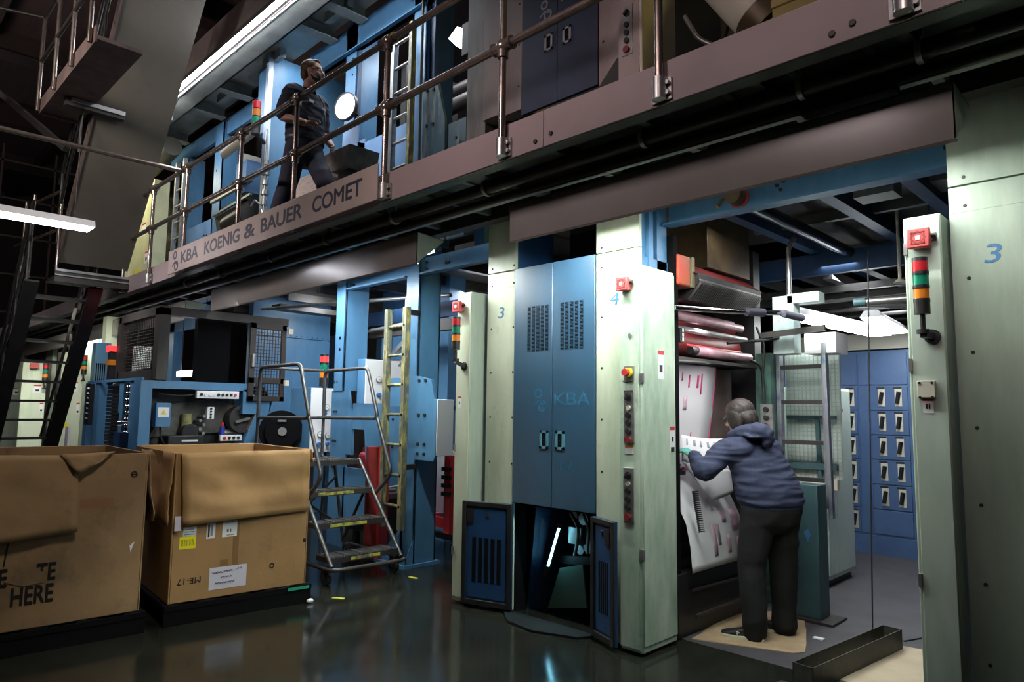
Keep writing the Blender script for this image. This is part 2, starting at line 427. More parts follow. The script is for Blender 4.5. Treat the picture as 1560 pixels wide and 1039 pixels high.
# cabinet beside the doors (the one with operating panels)
c = thing('control_cabinet', 'tall pale green cabinet with push-button strips and emergency stop, standing right of the blue doors', 'cabinet', (-2.61, 3.9, 0), 'slim cabinets at the press corners')
b = B(); b.box(-2.69, -2.52, 3.708, 4.10, .02, 2.46); b.build('body', pale_dirty, c, bevel=.008)
b = B(); b.box(-2.687, -2.54, 3.70, 3.709, .04, 2.45); b.build('front_panel', pale_dirty, c, bevel=.003)
b = B(); b.box(-2.521, -2.514, 3.715, 4.095, .06, 2.44); b.build('side_door', pale_dirty, c, bevel=.003)
sounder(c, -2.63, 3.70, 2.335, .092)
b = B()
for z in (.62, 1.72): b.box(-2.535, -2.510, 3.698, 3.72, z-.03, z+.03)
b.build('hinge', steel, c)
b = B(); b.cyl((-2.60, 3.69, 2.0), (-2.60, 3.701, 2.0), .012, 12); b.build('lock', steel, c)
# emergency stop
p = B(); p.box(-2.648, -2.572, 3.692, 3.701, 1.705, 1.80); p = p.build('emergency_stop_plate', steel, c, bevel=.002)
b = B(); b.cyl((-2.608, 3.672, 1.757), (-2.608, 3.692, 1.757), .031, 16); b.build('collar', yellow, p)
b = B(); b.cyl((-2.612, 3.645, 1.757), (-2.612, 3.675, 1.757), .023, 16); b.build('button', red, p)
b = B(); b.tube([(-2.645, 3.685, 1.70), (-2.61, 3.66, 1.695), (-2.575, 3.685, 1.70)], .006); b.build('guard_bar', black, p)
def strip(c, x0, x1, y, z0, z1, items, m=steel, name='button_strip'):
    p = B(); p.box(x0, x1, y-.010, y, z0, z1)
    p = p.build(name, m, c, bevel=.002)
    for (f, kind) in items:
        z = z0 + (z1-z0)*f; x = (x0+x1)/2; b = B()
        if kind == 'screw':
            for xx in (x0+.01, x1-.01): b.cyl((xx, y-.013, z), (xx, y-.01, z), .005, 8)
            b.build('screw', darkm, p)
        elif kind == 'red': b.cyl((x, y-.03, z), (x, y-.01, z), .023, 14); b.build('button', MATS['dark_red_paint'], p)
        elif kind == 'knob':
            b.cyl((x, y-.018, z), (x, y-.01, z), .024, 14); b.bar((x-.016, y-.03, z-.014), (x+.016, y-.03, z+.014), .014, .014, (0, 1, 0)); b.build('knob', black, p)
        elif kind == 'light': b.cyl((x, y-.02, z), (x, y-.01, z), .016, 12); b.build('button', offwhite, p)
        else: b.cyl((x, y-.026, z), (x, y-.01, z), .019, 12); b.build('button', black, p)
    return p
strip(c, -2.65, -2.572, 3.701, 1.305, 1.645, [(.06, 'red'), (.22, 'black'), (.38, 'black'), (.52, 'black'), (.66, 'light'), (.86, 'knob'), (.98, 'screw')])
strip(c, -2.655, -2.577, 3.701, .81, 1.148, [(.09, 'red'), (.26, 'black'), (.42, 'black'), (.57, 'black'), (.70, 'light'), (.86, 'knob')])
b = B(); b.box(-2.645, -2.582, 3.698, 3.701, 1.235, 1.285); b.use(1).box(-2.645, -2.582, 3.6975, 3.698, 1.275, 1.285); b.build('data_plate', [paperw, orange], c)
label_plate(c, (-2.514, 3.885, 1.72), .07, .19, '+X', [(.25, .75, .25, .5)])
label_plate(c, (-2.514, 4.025, 1.24), .055, .17, '+X', [(.1, .9, .02, .2), (.3, .7, .42, .6)])

# right cabinet
c = thing('control_cabinet', 'grey-green slim cabinet with signal tower at the right, before the big column marked 3', 'cabinet', (-.89, 3.75, 0), 'slim cabinets at the press corners')
b = B(); b.box(-.972, -.812, 3.655, 3.84, .02, 2.455); b.build('body', pale_dark, c, bevel=.008)
b = B(); b.box(-.955, -.816, 3.649, 3.656, .04, 2.44); b.build('front_panel', mat('grey_green_front', (.46, .53, .45), .42, c2=(.30, .37, .31), scale=2, thr=(.4, .75), stretch=(3, 3, .7)), c, bevel=.003)
sounder(c, -.893, 3.65, 2.335, .095)
beacon(c, -.885, 3.575, 2.235, 3.65, 1.89)
b = B()
for z in (.75, 1.74, 2.3): b.box(-.970, -.955, 3.642, 3.656, z-.03, z+.03)
b.build('hinge', steel, c)
b = B(); b.box(-.937, -.862, 3.632, 3.65, 1.585, 1.665); o = b.build('switch_box', offwhite, c, bevel=.003)
b = B()
for x in (-.925, -.874):
    for z in (1.588, 1.655): b.cyl((x, 3.629, z), (x, 3.634, z), .006, 8)
b.build('screw', black, o)
label_plate(c, (-.920, 3.649, 1.515), .045, .065, '-Y', [(.3, .45, .3, .65), (.55, .7, .3, .65)])

# ------------------------------------------------------------------ press couples: front covers
def cover(parent, x0, x1, num, nx, nz, mlist=(pale,), zt=3.14, dots=(.1, 1), y=3.78, m=None, cut=None):
    m = m or pale
    b = B(); xl = x1 if cut is None else cut
    b.box(x0, xl, y, y+.03, .02, 2.47); b.box(x0, x1, y, y+.03, 2.47, 2.597)
    b.use(1)
    for z in (.4, .75, 1.1, 1.45, 1.8, 2.15, 2.5):
        for x in dots: b.cyl((x, y-.003, z), (x, y+.002, z), .0085, 8)
    o = b.build('column_cover', [m, black], parent, bevel=.002)
    if num: text(num, .125, inkblue, o, (nx, y-.001, nz), '-Y', 'stencilled_number', sx=1.35, shear=.12)
    b = B(); b.box(x0, x1, y, y+.03, 2.605, zt)
    b.use(1)
    for x in dots: b.cyl((x, y-.003, 2.64), (x, y+.002, 2.64), .0085, 8)
    b.build('upper_cover', [m, black], parent, bevel=.002)
def vent(parent, x0, x1, z0, z1, y, m, rows=34, cols=5):
    w = (x1-x0)/cols
    b = B(); bb = B()
    for i in range(cols):
        a = x0+i*w+w*.16; e = x0+(i+1)*w-w*.16
        b.box(a, e, y-.001, y+.001, z0, z1)
        b.use(1)
        for k in range(rows):
            z = z0+(z1-z0)*(k+.5)/rows; b.box(a, e, y-.003, y-.0005, z-.0012, z+.0012)
        b.use(0)
    return b.build('vent', [vblack, m], parent)
def pull(parent, x, z, y, s=1., m=None):
    b = B(); b.ring((x, y-.006, z), (x, y+.001, z), .001, .0005, 4)
    w, h = .042*s, .066*s
    b.box(x-w, x+w, y-.005, y+.001, z+h*.72, z+h); b.box(x-w, x+w, y-.005, y+.001, z-h, z-h*.72)
    b.box(x-w, x-w*.5, y-.005, y+.001, z-h, z+h); b.box(x+w*.5, x+w, y-.005, y+.001, z-h, z+h)
    b.use(1).box(x-w*.55, x+w*.55, y-.0015, y+.001, z-h*.75, z+h*.75)
    return b.build('pull_handle', [m or MATS['handle_cyan'], vblack], parent)

mat('handle_cyan', (.10, .28, .36), .35)
u = thing('press_unit', 'printing couple with pale columns 3 and 4 around tall blue double doors', 'printing press', (-3.3, 4.2, 0), 'press units along the aisle')
cover(u, -4.05, -3.742, '3', -3.895, 2.27, dots=(-4.0, -3.755))
cover(u, -2.942, -2.583, '4', -2.79, 2.265, dots=(-2.895,), cut=-2.695)
# structural posts behind the covers
b = B(); b.box(-4.03, -3.76, 3.82, 4.25, 0, 3.1); b.build('frame_post', blue_dark, u)
b = B(); b.box(-2.93, -2.70, 3.82, 4.15, 0, 2.48); b.box(-2.93, -2.60, 3.82, 4.15, 2.48, 2.55); b.box(-2.93, -2.66, 3.82, 4.15, 2.55, 3.14); b.box(-2.66, -2.62, 3.82, 3.9, 2.5, 3.14)
b.box(-2.66, -2.585, 3.9, 3.95, 2.4, 3.14); b.box(-2.66, -2.60, 4.02, 4.14, 2.3, 3.14); b.build('frame_post', blue, u)
for x0, x1, lx in ((-3.735, -3.344, 1), (-3.338, -2.947, -1)):
    d = B(); d.box(x0, x1, 3.772, 3.80, .815, 2.602); d = d.build('door', blue_door, u, bevel=.003)
    if lx == 1:
        vent(d, -3.60, -3.375, 1.945, 2.29, 3.771, blue_door); pull(d, -3.415, 1.295, 3.771)
        ring_logo(d, (-3.47, 3.7715, 1.585), .062, faintblue, name='emblem', ext=.0008)
    else:
        vent(d, -3.27, -3.045, 1.945, 2.29, 3.771, blue_door); pull(d, -3.262, 1.295, 3.771)
        text('KBA', .13, faintblue, d, (-3.16, 3.7712, 1.585), '-Y', 'lettering', sx=1.4, ext=.0006)
        text('14', .10, faintblue, d, (-3.22, 3.7712, 1.11), '-Y', 'lettering', sx=1.5, ext=.0006)
# opened low flaps
def flap(parent, hx, hy, ex, ey, z0, z1, sgn):
    h = V((hx, hy, 0)); e = V((ex, ey, 0)); d = (e-h).normalized(); L = (e-h).length; n = V((d.y, -d.x, 0))
    if n.y > 0: n = -n
    def put(b, u0, u1, w0, w1, t0, t1):
        vs = [h + d*u + n*t + V((0, 0, w)) for w in (w0, w1) for (u, t) in ((u0, t0), (u1, t0), (u1, t1), (u0, t1))]
        b.add(vs, [(0,3,2,1),(4,5,6,7),(0,1,5,4),(1,2,6,5),(2,3,7,6),(3,0,4,7)])
    b = B(); put(b, 0, L, z0, z1, 0, .018); o = b.build('flap_door', blue_dark, parent)
    b = B(); put(b, 0, .035, z0, z1, .018, .034); put(b, L-.035, L, z0, z1, .018, .034); put(b, .035, L-.035, z1-.035, z1, .018, .034); put(b, .035, L-.035, z0, z0+.04, .018, .034)
    b.build('frame', black, o, bevel=.003)
    b = B(); put(b, .05, L-.05, z0+.055, z1-.05, .018, .022); b.build('inner_panel', blue_mid, o)
    b = B(); w = (L-.16)/5
    for k in range(5): put(b, .09+k*w, .09+k*w+w*.62, z0+.17, z0+.50, .022, .024)
    b.build('louver', vblack, o)
    b = B(); put(b, L-.10, L-.045, z1-.16, z1-.055, .022, .034); b.build('latch', black, o)
    b = B(); put(b, L*.45, L*.5, z1-.11, z1-.075, .022, .03); b.build('catch', darkm, o)
flap(u, -3.725, 3.775, -4.135, 3.645, .03, .80, -1)
flap(u, -2.952, 3.775, -2.690, 3.675, .03, .80, 1)
# dark drive space under the doors
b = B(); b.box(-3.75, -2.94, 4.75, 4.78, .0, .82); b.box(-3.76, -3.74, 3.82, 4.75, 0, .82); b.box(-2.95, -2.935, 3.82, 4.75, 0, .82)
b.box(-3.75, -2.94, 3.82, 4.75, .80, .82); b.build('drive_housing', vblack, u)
b = B(); b.prism([(-3.74, 3.95, 0), (-3.52, 4.35, 0), (-3.52, 4.35, .8), (-3.66, 3.95, .8)], (.01, .0, 0)); b.build('inner_plate', blue_dark, u)
b = B(); b.prism([(-3.02, 3.95, 0), (-3.10, 4.4, 0), (-3.10, 4.4, .8), (-2.98, 3.95, .8)], (-.01, 0, 0)); b.build('inner_plate', blue_dark, u)
b = B(); b.prism([(-3.59, 4.02, .02), (-3.215, 4.02, .10), (-3.285, 4.06, .385), (-3.505, 4.06, .325)], (0, .015, 0))
b.build('splash_guard', mat('guard_green', (.16, .26, .20), .45, c2=(.24, .23, .07), scale=3, thr=(.6, .75)), u)
b = B()
for i, (x, z) in enumerate(((-3.36, .47), (-3.28, .50), (-3.42, .72), (-3.33, .70))):
    b.cyl((x, 4.12, z), (x, 4.45, z+.02), .035+.012*(i % 2), 12)
b.tube([(-3.40, 4.06, .74), (-3.30, 4.03, .66), (-3.33, 4.05, .52), (-3.36, 4.06, .44)], .014, bend=.05)
b.tube([(-3.30, 4.06, .78), (-3.22, 4.05, .66), (-3.24, 4.06, .47)], .011, bend=.05)
b.box(-3.42, -3.3, 4.06, 4.14, .52, .64); b.build('drive_gear', steel, u)
b = B(); b.bar((-3.56, 4.14, .37), (-3.24, 4.14, .41), .05, .06); b.build('drive_rail', black, u)
l = thing('inspection_lamp', 'glowing slanted inspection lamp inside the dark opening below the blue doors', 'lamp', (-3.5, 4.0, .3))
b = B(); b.cyl((-3.449, 3.985, .64), (-3.556, 3.985, .345), .009, 12); b.build('tube', tube_cyan, l)
b = B(); b.cyl((-3.556, 3.985, .345), (-3.585, 3.985, .265), .02, 12); b.cyl((-3.449, 3.985, .64), (-3.437, 3.985, .675), .02, 12)
b.cyl((-3.465, 4.01, .64), (-3.572, 4.01, .345), .022, 12); b.build('housing', darkm, l)
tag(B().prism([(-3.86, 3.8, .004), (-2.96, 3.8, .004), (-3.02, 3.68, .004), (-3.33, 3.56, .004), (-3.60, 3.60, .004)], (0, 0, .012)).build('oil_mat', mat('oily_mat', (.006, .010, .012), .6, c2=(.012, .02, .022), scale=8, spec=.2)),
    'dark oily mat on the floor under the opening below the blue doors', 'mat')

# right-hand unit
u = thing('press_unit', 'next printing couple at right frame edge, pale column marked 3 behind slim cabinet', 'printing press', (-.2, 4.2, 0), 'press units along the aisle')
cover(u, -.802, -.40, '3', -.64, 2.25, dots=(-.735,), m=pale_dark)
cover(u, -.394, .4, '', 0, 0, dots=(.2,), m=pale_dark)
b = B(); b.box(-.79, -.45, 3.82, 4.2, 0, 3.1); b.build('frame_post', blue_dark, u)
# ------------------------------------------------------------------ catwalk
k = thing('catwalk', 'long overhead catwalk with taupe toe board running across the press at upper floor level', 'catwalk', (-5, 3.3, 3))
b = B()
for x0, x1 in ((-21, -4.62), (-4.615, -2.562), (-2.557, -.52), (-.515, 2)):
    b.box(x0, x1, 2.80, 2.812, 2.998, 3.215)
b.use(1)
for x, z in ((-2.62, 3.045), (-2.50, 3.06), (-.97, 3.045), (-.89, 3.06)):
    b.cyl((x, 2.79, z), (x, 2.801, z), .014, 8)
b.build('toe_board', [fasc, darkm], k, bevel=.002)
b = B(); b.box(-21, 2, 2.812, 2.90, 2.996, 3.006); b.build('edge_flange', under, k)
b = B(); b.box(-21, 2, 2.812, 3.78, 3.10, 3.13); b.build('deck_plate', under, k)
for i in range(34):
    x = -20 + i * .62
    b = B(); b.box(x, x+.05, 2.9, 3.75, 3.02, 3.10); b.build('joist', under, k)
for i in range(40):
    x = -12.5 + i*.33
    if (i//4) % 2 == 0: b = B(); b.box(x, x+.04, 2.92, 3.28, 3.088, 3.10); b.build('deck_rib', steel, k)
b = B(); b.box(-21, 2, 3.30, 3.42, 3.0, 3.10); b.box(-21, 2, 3.28, 3.30, 2.985, 3.10); b.build('rear_beam', soff, k)
b = B(); b.box(-21, 2, 3.60, 3.70, 2.98, 3.10); b.build('rear_beam', brownm, k)

b = B(); b.cyl((-21, 3.06, 2.985), (2, 3.06, 2.985), .042, 14); p = tag(b.build('service_pipe', black), 'dark service pipe hung under the catwalk edge, nearer the aisle', 'pipe')
for x in (-8.6, -7.6, -6.4, -5.35, -4.35, -3.3, -2.05, -1.2, -.72):
    b = B(); b.ring((x-.012, 3.06, 2.985), (x+.012, 3.06, 2.985), .056, .043, 16); b.box(x-.012, x+.012, 3.05, 3.07, 3.03, 3.10); b.build('clamp', steel, p)
b = B(); b.cyl((-21, 3.2, 2.95), (2, 3.2, 2.95), .028, 12); b.box(-1.25, -.85, 3.15, 3.25, 2.9, 2.98)
tag(b.build('service_pipe', brownm), 'thinner dark pipe behind the larger one under the catwalk', 'pipe')

# sign
s = thing('sign_board', 'long taupe sign board lettered KBA KOENIG & BAUER COMET on the catwalk edge', 'sign', (-6.3, 2.78, 3.03))
b = B(); b.box(-8.32, -4.115, 2.728, 2.740, 3.003, 3.273); b.build('board', mauve if False else mat('sign_face', (.42, .34, .31), .5, c2=(.34, .28, .26), scale=1.5), s, bevel=.003)
Ysg = 2.7275
ring_logo(s, (-8.10, Ysg, 3.138), .085, signink)
for word, x0, x1 in (('KBA', -7.93, -7.44), ('KOENIG', -7.27, -6.42), ('&', -6.32, -6.09), ('BAUER', -5.97, -5.21), ('COMET', -5.04, -4.31)):
    o = text(word, .19, signink, s, (0, 0, 0), '-Y', 'lettering', align='LEFT', bold=.004)
    me = o.data; xs = [v.co.x for v in me.vertices]; zs = [v.co.z for v in me.vertices]
    a, c = min(xs), max(xs); za, zc = min(zs), max(zs)
    org = ORG[o.name]
    for v in me.vertices:
        v.co.x = x0 + (v.co.x - a) / (c - a) * (x1 - x0) - org.x
        v.co.z = 3.078 + (v.co.z - za) / (zc - za) * .135 - org.z
        v.co.y = (v.co.y + org.y) + Ysg - org.y

# railing
g = thing('guard_railing', 'tubular two-rail guard railing along the catwalk edge above the sign', 'railing', (-5, 2.78, 3.2))
Yr = 2.765
b = B(); b.cyl((-10.4, Yr, 4.205), (2, Yr, 4.205), .025, 12); b.build('top_rail', pipe_m, g)
b = B(); b.cyl((-10.4, Yr, 3.70), (2, Yr, 3.70), .025, 12); b.build('mid_rail', pipe_m, g)
posts = (-10.15, -9.10, -7.98, -6.57, -5.45, -4.085, -2.865, -1.77, -.70, .45)
for i, x in enumerate(posts):
    b = B(); y1 = Yr
    b.cyl((x, Yr, 3.03), (x, Yr, 4.205), .022, 12)
    p = b.build('post', pipe_m, g)
    b = B()
    for z in (3.70, 4.205):
        b.cyl((x-.075, Yr, z), (x+.075, Yr, z), .036, 12); b.ball((x, Yr, z), .045, 12, 8)
        b.cyl((x, Yr, z-.075), (x, Yr, z), .034, 12)
        b.cyl((x-.08, Yr, z), (x-.068, Yr, z), .041, 12); b.cyl((x+.068, Yr, z), (x+.08, Yr, z), .041, 12)
    b.build('fitting', pipe_m, p)
    b = B(); b.cyl((x, Yr, 3.01), (x, Yr, 3.12), .036, 12); b.box(x-.055, x+.055, Yr+.02, 2.801, 3.01, 3.12)
    b.cyl((x+.042, Yr+.0, 3.09), (x+.042, Yr+.03, 3.09), .011, 8); b.cyl((x+.042, Yr, 3.04), (x+.042, Yr+.03, 3.04), .011, 8)
    b.build('base_bracket', steel, p)
o = B().cyl((-8.15, 2.74, 4.2), (-8.22, .2, 4.2), .026, 12).build('cross_rail', pipe_m)
tag(o, 'pipe rail crossing from the railing toward the left foreground above the bright tube', 'railing')

# ------------------------------------------------------------------ light hoods
def hood(x0, x1, label, tubes, zb=2.634, zt=2.884):
    h = thing('light_hood', label, 'light hood', ((x0+x1)/2, 3.3, 2.65), 'light hoods under the catwalk')
    t = .006
    b = B(); b.box(x0, x1, 3.20, 3.20+t, zb, zt); b.prism([(x0, 3.20, zt), (x0, 3.20, zt-t), (x0, 3.47, zt-.02-t), (x0, 3.47, zt-.02)], (x1-x0, 0, 0))
    b.prism([(x0, 3.20, zb), (x0, 3.21, zb-.012), (x0, 3.23, zb), (x0, 3.23, zb+.006), (x0, 3.21, zb-.004)], (x1-x0, 0, 0))
    b.build('shade', hoodm, h)
    for x in (x0, x1-t):
        b = B(); b.prism([(x, 3.20, zb), (x, 3.20, zt), (x, 3.47, zt-.02), (x, 3.45, zt-.05)], (t, 0, 0)); b.build('end_cap', pale_dark, h)
    for (a, c, m) in tubes:
        f = thing('strip_light', 'strip light behind the farthest left sheet hood beyond the stairway' if a < -9 else 'strip light tucked up behind the %s sheet hood, %s one' % ('left' if a < -4 else 'right', 'its left' if a in (-7.8, -3.19) else 'its right'), 'lamp', ((a+c)/2, 3.33, 2.76), 'strip lights in the hoods')
        b = B(); b.box(a-.03, c+.03, 3.28, 3.39, 2.795, 2.84); b.box(a-.03, c+.03, 3.38, 3.39, 2.747, 2.80); b.build('housing', white, f)  # rear lip added to keep tube light off the blue beam
        b = B(); b.cyl((a, 3.335, 2.762), (c, 3.335, 2.762), .018, 10); b.build('tube', m, f)
        b = B(); b.box(a-.03, a, 3.315, 3.355, 2.74, 2.80); b.box(c, c+.03, 3.315, 3.355, 2.74, 2.80); b.build('socket', white, f)
hood(-8.235, -4.245, 'grey sheet light hood over the blue frame and yellow ladder', [(-7.8, -6.4, tube_low), (-5.65, -4.29, tube_strong)])
hood(-3.23, -.64, 'grey sheet light hood over the blue double doors and the gap beside', [(-3.19, -2.0, tube_strong), (-1.85, -.75, tube_dim)])
hood(-18.8, -9.04, 'grey sheet light hood farthest left behind the black stairway', [(-14.5, -13.1, tube_hood)], 2.60, 2.85)

# ------------------------------------------------------------------ ground-floor blue frame
def bolts(b, pts, y, r=.016):
    for x, z in pts: b.cyl((x, y-.012, z), (x, y+.004, z), r, 6)
f = thing('steel_gantry', 'ground floor bright blue steel frame behind the yellow ladder', 'gantry', (-6.2, 4.3, 0), 'blue steel gantries')
b = B(); b.box(-5.66, -5.44, 4.15, 4.17, 0.03, 3.12); b.box(-5.462, -5.44, 4.15, 4.42, .03, 3.12); b.box(-5.66, -5.44, 4.4, 4.42, .03, 3.12); b.build('post', blue, f, bevel=.003)
b = B(); b.box(-5.95, -5.40, 4.02, 4.45, 0, .03); b.prism([(-5.62, 4.15, .03), (-5.62, 4.15, .38), (-5.95, 4.15, .06), (-5.95, 4.15, .03)], (0, .012, 0))
b.box(-5.95, -5.44, 4.06, 4.075, .03, .07); b.prism([(-5.452, 4.15, .03), (-5.452, 4.15, .25), (-5.452, 4.04, .03)], (.012, 0, 0)); b.build('foot', blue, f)
b = B(); b.box(-7.0, -6.80, 4.15, 4.17, 1.7, 3.12); b.box(-6.822, -6.80, 4.15, 4.45, 1.7, 3.12)
b.use(1)
for z in (2.17, 2.30): b.cyl((-6.9, 4.147, z), (-6.9, 4.152, z), .02, 12)
b.build('post', [blue, vblack], f, bevel=.003)
b = B(); b.box(-7.05, -6.72, 4.16, 4.19, 0, 1.7); b.prism([(-6.72, 4.16, 1.0), (-6.72, 4.16, 1.7), (-6.70, 4.16, 1.7), (-6.60, 4.16, 1.25), (-6.60, 4.16, 1.0)], (0, .03, 0))
b.box(-6.6, -5.66, 4.16, 4.19, 1.28, 1.56); b.box(-6.30, -5.66, 4.16, 4.19, .82, 1.28); b.prism([(-6.36, 4.16, 1.28), (-6.3, 4.16, 1.28), (-6.3, 4.16, .82), (-6.30, 4.16, .82)], (0, .03, 0))
b.box(-5.98, -5.66, 4.16, 4.19, 1.56, 1.82); b.box(-6.75, -6.3, 4.16, 4.19, 0.3, .86)
b.use(1); bolts(b, [(-6.98, 1.80), (-6.93, 1.80), (-6.98, 1.47), (-6.93, 1.47), (-6.98, 1.14), (-6.93, 1.14), (-6.98, .85), (-6.93, .85), (-5.93, 1.75), (-5.84, 1.75), (-5.93, 1.40), (-5.84, 1.40), (-5.93, 1.12), (-5.84, 1.12), (-5.93, .87), (-5.84, .87)], 4.16, .014)
b.build('side_plate', [blue, black], f)
b = B(); b.prism([(-5.43, 4.13, 1.02), (-5.43, 4.13, 1.83), (-5.20, 4.13, 1.79), (-5.09, 4.13, 1.45), (-5.09, 4.13, 1.12), (-5.14, 4.13, 1.02)], (0, .03, 0))
b.use(1); bolts(b, [(-5.38, 1.78), (-5.28, 1.78), (-5.38, 1.45), (-5.28, 1.45), (-5.38, 1.17), (-5.28, 1.17), (-5.38, .88+.2), (-5.28, 1.08)], 4.13, .018)
b.build('gusset_plate', [blue, black], f)
b = B(); b.box(-6.80, -5.66, 4.2, 4.22, 2.84, 3.02); b.box(-6.80, -5.66, 4.12, 4.22, 2.84, 2.855); b.use(1); bolts(b, [(-6.76, 2.9), (-6.76, 2.97), (-6.72, 2.9)], 4.2); b.build('cross_beam', [blue, black], f)
b = B(); b.box(-5.44, -4.05, 4.2, 4.22, 2.84, 3.02); b.box(-5.44, -4.05, 4.12, 4.22, 2.84, 2.855); b.use(1); bolts(b, [(-5.4, 2.9), (-5.4, 2.97), (-5.1, 2.92), (-5.06, 2.92)], 4.2); b.build('cross_beam', [blue, black], f)
for x0, y0 in ((-6.50, 5.2), (-7.9, 5.4)):
    b = B(); b.box(x0, x0+.26, y0, y0+.25, 0, 3.1); b.build('rear_post', blue, f)
b = B(); b.box(-7.9, -4.05, 5.15, 5.2, 2.6, 2.78); b.build('rear_beam', blue_dark, f)
b = B(); b.box(-7.0, -4.1, 4.6, 4.68, 2.34, 2.46); b.build('rear_beam', brownm, f)
# big blue cladding panel left of it
w = thing('cladding_panel', 'large plain blue cladding panel behind the mesh guard door', 'panel', (-9.3, 4.8, 0))
b = B(); b.box(-9.35, -9.2, 4.16, 5.36, 0, 2.5); b.box(-9.35, -9.2, 4.16, 5.36, 2.506, 3.09); b.build('sheet', blue, w, bevel=.004)
b = B()
for i in range(14): b.cyl((-9.2, 4.22+i*.085, 2.53), (-9.195, 4.22+i*.085, 2.53), .009, 8)
b.build('rivet', blue_dark, w)
b = B(); b.box(-8.95, -8.7, 4.3, 5.3, 2.83, 2.90); tag(b.build('cable_tray', darkm), 'short dark cable tray bracket at the top of the blue cladding panel', 'bracket')
b = B(); b.tube([(-9.0, 4.2, 2.84), (-6.2, 4.55, 2.74), (-5.5, 4.6, 2.70)], .022); b.tube([(-6.2, 4.55, 2.74), (-6.2, 4.55, 2.45)], .018); b.tube([(-7.2, 4.5, 2.40), (-6.2, 4.55, 2.45), (-5.8, 4.5, 2.55)], .018)
tag(b.build('air_pipe', steel), 'pale air pipe with branches strung behind the blue posts', 'pipe')
b = B(); b.bar((-7.2, 4.7, 1.80), (-6.2, 4.7, 2.40), .05, .05); b.tube([(-6.95, 4.75, 1.98), (-6.6, 4.75, 2.0), (-6.4, 4.75, 2.15), (-6.2, 4.75, 2.3)], .012)
tag(b.build('diagonal_strut', steel), 'grey diagonal strut seen between the two blue posts', 'strut')
# second level ladder, worn yellow
l = thing('fixed_ladder', 'worn yellow steel ladder fixed before the ground floor blue post', 'ladder', (-5.6, 4.0, .37), 'press access ladders')
for x in (-5.775, -5.47):
    b = B(); b.box(x, x+.055, 3.97, 4.03, .36, 2.50)
    b.use(1)
    if x > -5.5:
        for i in range(8): b.cyl((x+.028, 3.965, .58+i*.29), (x+.028, 3.97, .58+i*.29), .014, 10)
    b.build('rail', [oldyellow, vblack], l, bevel=.003)
for i in range(7): b = B(); b.cyl((-5.72, 4.0, .58+i*.29), (-5.47, 4.0, .58+i*.29), .015, 10); b.build('rung', oldyellow, l)
b = B(); b.bar((-5.44, 4.0, 2.45), (-5.44, 4.15, 2.45), .04, .05); b.bar((-5.44, 4.0, .95), (-5.44, 4.15, .95), .04, .05); b.build('wall_bracket', black, l)
# regulator cabinets with gauges
def regulator(x, y0, y1, z0, z1, gauges, label, knobs=(), depth=.5):
    r = thing('regulator_cabinet', label, 'cabinet', (x, (y0+y1)/2, z0), 'white air regulator cabinets')
    b = B(); b.box(x-depth, x, y0, y1, z0, z1); b.build('body', blue, r, bevel=.004)
    b = B(); b.box(x, x+.012, y0+.004, y1-.004, z0+.004, z1-.004); b.build('front_panel', white, r, bevel=.003)
    for (fy, fz) in gauges:
        y = y0+(y1-y0)*fy; z = z0+(z1-z0)*fz
        b = B(); b.cyl((x+.012, y, z), (x+.03, y, z), .036, 16); o = b.build('gauge', steel, r)
        b = B(); b.cyl((x+.03, y, z), (x+.032, y, z), .03, 16); b.use(1).bar((x+.033, y-.012, z+.01), (x+.033, y+.012, z-.008), .004, .002); b.build('dial', [gaugem, black], o)
    for (fy, fz) in knobs:
        y = y0+(y1-y0)*fy; z = z0+(z1-z0)*fz
        b = B(); b.cyl((x+.012, y, z), (x+.05, y, z), .022, 10); b.build('knob', bluevalve, r)
    if depth > .3:
        b = B(); b.tube([(x-.1, y1-.05, z0), (x-.1, y1-.05, z0-.3), (x-.15, y1-.05, .05)], .014); b.build('air_hose', black, r)
        b = B(); b.box(x-.3, x-.22, (y0+y1)/2-.04, (y0+y1)/2+.04, 0, z0); b.build('stand', darkm, r)
    else:
        b = B(); b.box(x-depth, x-.005, y1-.03, 4.3 if y1 < 4.3 else y1+.1, z1-.1, z1-.06); b.build('bracket', darkm, r)
    return r
r1 = regulator(-7.6, 4.20, 4.53, .97, 1.75, [(.62, .70), (.4, .28), (.72, .26)], 'white regulator cabinet with three gauges left of the blue frame, beacon on top', [(.55, .60), (.35, .13), (.7, .13)])
beacon(r1, -7.7, 4.42, 2.17, 4.42, 1.75, 1.5, True, ('red', 'green', 'orange'), False)
regulator(-6.6, 4.30, 4.92, 1.40, 2.06, [(.28, .66), (.42, .66), (.80, .66)], 'white regulator cabinet behind the yellow ladder rungs', [(.28, .40), (.42, .40)], .15)
regulator(-4.95, 4.0, 4.20, 1.08, 1.60, [], 'white cabinet between the blue gusset and the left slim cabinet', (), .04)
b = B(); b.box(-7.1, -6.4, 5.9, 6.0, 1.75, 2.3); b.box(-7.1, -6.4, 5.7, 6.0, 2.28, 2.3); b.box(-6.5, -6.4, 5.45, 5.7, 2.2, 2.28); b.box(-7.1, -7.0, 5.9, 6.0, 0, 1.75)
tag(b.build('ink_trough_cover', plain('pale_grey_sheet', (.55, .53, .5), .5)), 'pale sheet cover glimpsed between the two blue posts', 'cover')
